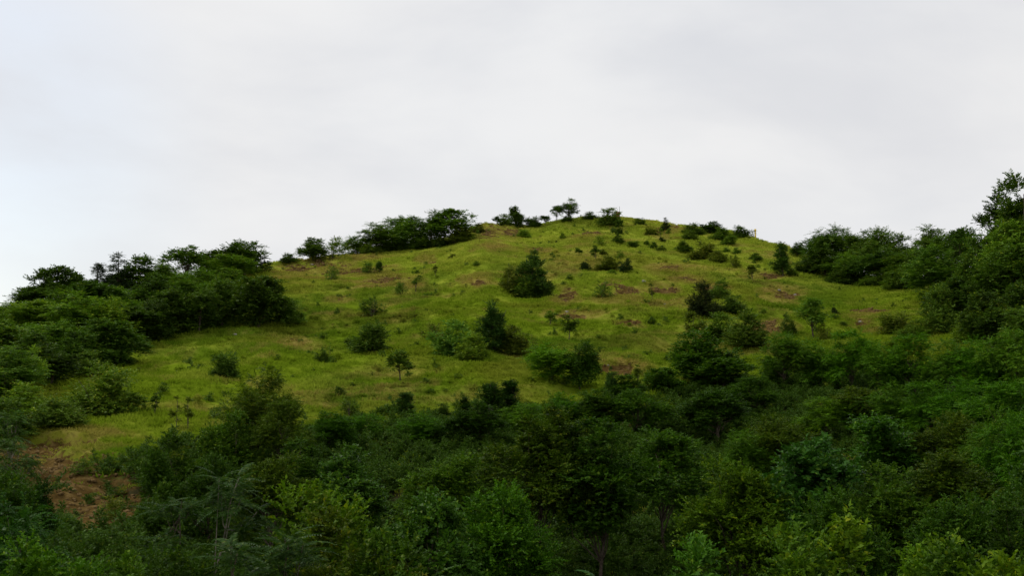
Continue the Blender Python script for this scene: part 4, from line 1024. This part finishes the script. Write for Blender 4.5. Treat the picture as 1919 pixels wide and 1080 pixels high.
    ('fronds', 25, 27, 925, 90, 'b', 'blue-green long-leaved tree before the dark bank tree', G_FRONT),
    ('bush', 40, 23, 1010, 130, 'g', 'bright green weed mound in the corner below the bank', G_FRONT),
    ('bush', 160, 24, 1036, 110, 'g', 'second bright weed mound below the bank', G_FRONT),
    ('bush', 250, 25, 1040, 120, 'm', 'smaller green weed mound below the bank', G_FRONT),
    ('bush', 340, 27, 1030, 130, 'd', 'dark weeds below the small brown scar', G_FRONT),
    ('bush', 305, 44, 905, 60, 'd', 'dark bush between bank and long-leaved trees', G_FRONT),
    ('broad', 400, 44, 850, 120, 'd', 'dark tree behind the pale leaning stem', G_FRONT),
    ('broad', 520, 44, 850, 130, 'o', 'olive tree between reddish and yellow-flecked ones', G_FRONT),
]: plant_at(*row)

# ------------------------------------------------------------------ long-leaved trees close enough to show each leaf
def frond_mesh(seed):
    rng = np.random.default_rng(seed)
    Lr = .95; n = 12
    t = np.linspace(0, 1, 7)
    path = np.stack([Lr * t, .04 * np.sin(3 * t) * rng.uniform(-1, 1), .16 * t - .42 * t ** 2], 1)
    tv, tq = tube(path, .010 * (1 - .8 * t), 4)
    tt = np.linspace(.2, .98, n)
    P, A, N, Ln = [], [], [], []
    for k, s in enumerate(tt):
        c = np.array([np.interp(s, t, path[:, i]) for i in range(3)])
        for sg in (-1, 1):
            P.append(c); A.append(unit(np.array([.42, sg, -.22 + rng.normal() * .12]))); N.append(unit(np.array([rng.normal() * .15, sg * .15, 1.])))
            Ln.append((.20 - .09 * abs(s - .45)) * rng.uniform(.85, 1.1))
    P.append(path[-1]); A.append(np.array([.95, 0, -.3])); N.append(np.array([.3, 0, .95])); Ln.append(.15)
    Ln = np.array(Ln)
    v, q = leaf_quads(np.array(P), unit(np.array(A)), unit(np.array(N)), Ln, Ln * .33, .05)
    return mesh_from('frond', *join([(tv, tq), (v, q)]), LEAF['frond'])
FRONDS = [frond_mesh(k) for k in range(5)]
def frond_tree(u, r, vtop, wpx, tips, per, tint, label, seed, lean=0., base_z=None, size=.8):
    rng = np.random.default_rng(seed)
    d = ray(u, vtop); x, y = d[0] * r, d[1] * r
    g = gz(x, y); H = max(2.2, d[2] * r - g); W = wpx * r / F
    e = bpy.data.objects.new('long_leaved_tree', None); C.objects.link(e)
    e.location = (x - lean * H, y, gz(x - lean * H, y) - .1); tag(e, label, 'tree', 'long-leaved trees at the front of the valley wood')
    H = d[2] * r - e.location.z
    parts = []; tipsP = []
    n = 8; tt = np.linspace(0, 1, n)
    stem = np.stack([lean * H * tt + .05 * rng.normal(size=n) * tt, .05 * rng.normal(size=n) * tt, H * .86 * tt], 1); stem[0, 2] = -.2
    r0 = .014 + .006 * H
    parts.append(tube(stem, r0 * (1 - .7 * tt), 7)); tipsP.append(stem[-1])
    for k in range(tips + 1):
        i = rng.integers(3, n - 1); a = rng.uniform(0, 6.283); s = stem[i]
        end = np.array([lean * H + math.cos(a) * W * .36 * rng.uniform(.4, 1), math.sin(a) * W * .36 * rng.uniform(.4, 1), H * rng.uniform(.42, .9)])
        mid = (s + end) / 2 + np.array([0, 0, -.06 * H])
        parts.append(tube([s, mid, end], [r0 * .45, r0 * .32, r0 * .2], 5)); tipsP.append(end)
    link('trunk', mesh_from('frond_tree_trunk', *join(parts), M_BARK_PALE if lean > .1 else M_BARK, True), e)
    tn = TINT[tint]
    for tp in tipsP:
        a0 = rng.uniform(0, 6.283)
        for k in range(per + 3):
            f = link('leaf', FRONDS[rng.integers(len(FRONDS))], e)
            a = a0 + k * 2.4 + rng.normal() * .25
            pit = rng.uniform(-.75, .35)
            f.location = tp - np.array([0, 0, .03 * k])
            f.rotation_euler = (rng.normal() * .25, pit, a)
            sc = size * rng.uniform(.75, 1.2); f.scale = (sc, sc, sc)
            j = rng.uniform(.85, 1.15); f.color = (tn[0] * j, tn[1] * j, tn[2] * j, 1)
    return e
for row in [
    (445, 33, 858, 140, 6, 9, 'd', 'long-leaved tree with pale leaning bare stem', 1, .16),
    (340, 36, 905, 120, 6, 9, 'd', 'long-leaved tree spreading its leaves across the bare bank', 2, .0),
    (545, 27, 962, 120, 6, 10, 'd', 'long-leaved tree between leaning stem and yellowish shrub', 3, .0),
    (445, 26, 985, 130, 6, 10, 'd', 'low long-leaved tree below the pale leaning stem', 4, .05),
    (815, 25, 1030, 140, 6, 11, 'm', 'first bottom long-leaved tree, below the mid-green tree', 5, .0),
    (1112, 25, 1030, 140, 6, 12, 'b', 'second bottom long-leaved tree, by the dark gap', 6, .0),
]: frond_tree(*row)

# ------------------------------------------------------------------ summit markers and loose rocks
def marker_post():
    x, y, z, r = hit(1416, 448)
    e = bpy.data.objects.new('marker_post', None); C.objects.link(e); e.location = (x, y, gz(x, y) - .1)
    tag(e, 'yellow marker post on the shoulder of the hill against the sky', 'post')
    link('post', mesh_from('marker_post_pole', *tube([(0, 0, 0), (0, 0, .9), (0, 0, 1.9)], [.14, .13, .13], 10), M_YELLOW, True), e)
    link('plate', mesh_from('marker_post_plate', *box(0, -.02, 2.0, .34, .30, .42), M_YELLOW), e)
marker_post()
def pillar():
    x, y, z, r = hit(1159, 413); y += 1.5
    e = bpy.data.objects.new('brick_pillar', None); C.objects.link(e); e.location = (x, y, gz(x, y) - .15)
    tag(e, 'reddish brick pillar with a thin pole on the summit', 'pillar')
    link('shaft', mesh_from('pillar_shaft', *box(0, 0, 1.15, .95, .9, 2.3), M_BRICK), e)
    link('cap', mesh_from('pillar_cap', *box(0, 0, 2.36, 1.16, 1.06, .12), M_ROCK), e)
    link('pole', mesh_from('pillar_pole', *tube([(.42, 0, 2.40), (.42, 0, 3.0), (.42, 0, 3.7)], [.045, .04, .035], 8), M_METAL, True), e)
pillar()
def rock_mesh(seed):
    rng = np.random.default_rng(seed)
    bm_v = []; n1, n2 = 6, 9
    for i in range(n1 + 1):
        for j in range(n2):
            a = math.pi * i / n1; b = 2 * math.pi * j / n2
            p = np.array([math.sin(a) * math.cos(b), math.sin(a) * math.sin(b), math.cos(a)])
            bm_v.append(p * np.array([.5, .42, .32]))
    V = np.array(bm_v); jit = rng.normal(size=(n1 + 1, n2, 1)) * .12; jit[0] = jit[0, 0]; jit[-1] = jit[-1, 0]
    V = V * (1 + jit.reshape(-1, 1))
    Q = [(i * n2 + j, i * n2 + (j + 1) % n2, (i + 1) * n2 + (j + 1) % n2, (i + 1) * n2 + j) for i in range(n1) for j in range(n2)]
    return mesh_from('rock', V, np.array(Q)[:, ::-1], M_ROCK)
ROCKS = [rock_mesh(k) for k in range(3)]
for k, (u, v, w, lab) in enumerate([
    (1206, 530, 13, 'pale boulder above the second earth scar'), (441, 632, 14, 'flat pale rock in the grass under the ridge wood'), (1062, 586, 16, 'pale slab in the scar between the thickets'),
    (1140, 688, 7, 'whitish stone at the edge of the brown scar by the giant'), (332, 697, 8, 'small stone in dry grass near the wooded ridge'), (887, 692, 6, 'lone whitish stone below the lower thicket'),
    (1245, 571, 12, 'grey rock in the dark earth scar'), (1460, 545, 10, 'grey rock in the reddish scar on the slope'), (1490, 553, 9, 'second rock lower in the reddish scar'), (1612, 604, 12, 'grey rock in the scar below the ridge wood'),
    (585, 498, 9, 'stone in the wide brown scar under the crest'), (640, 503, 8, 'second stone in the wide brown scar')]):
    x, y, z, r = hit(u, v)
    s = .7 * w * r / F
    o = link('rock', ROCKS[k % 3]); o.location = (x, y, z - .06 * s); o.rotation_euler = (0, 0, k * 1.3); o.scale = (s, s, s)
    tag(o, lab, 'rock', 'stones lying in the meadow')
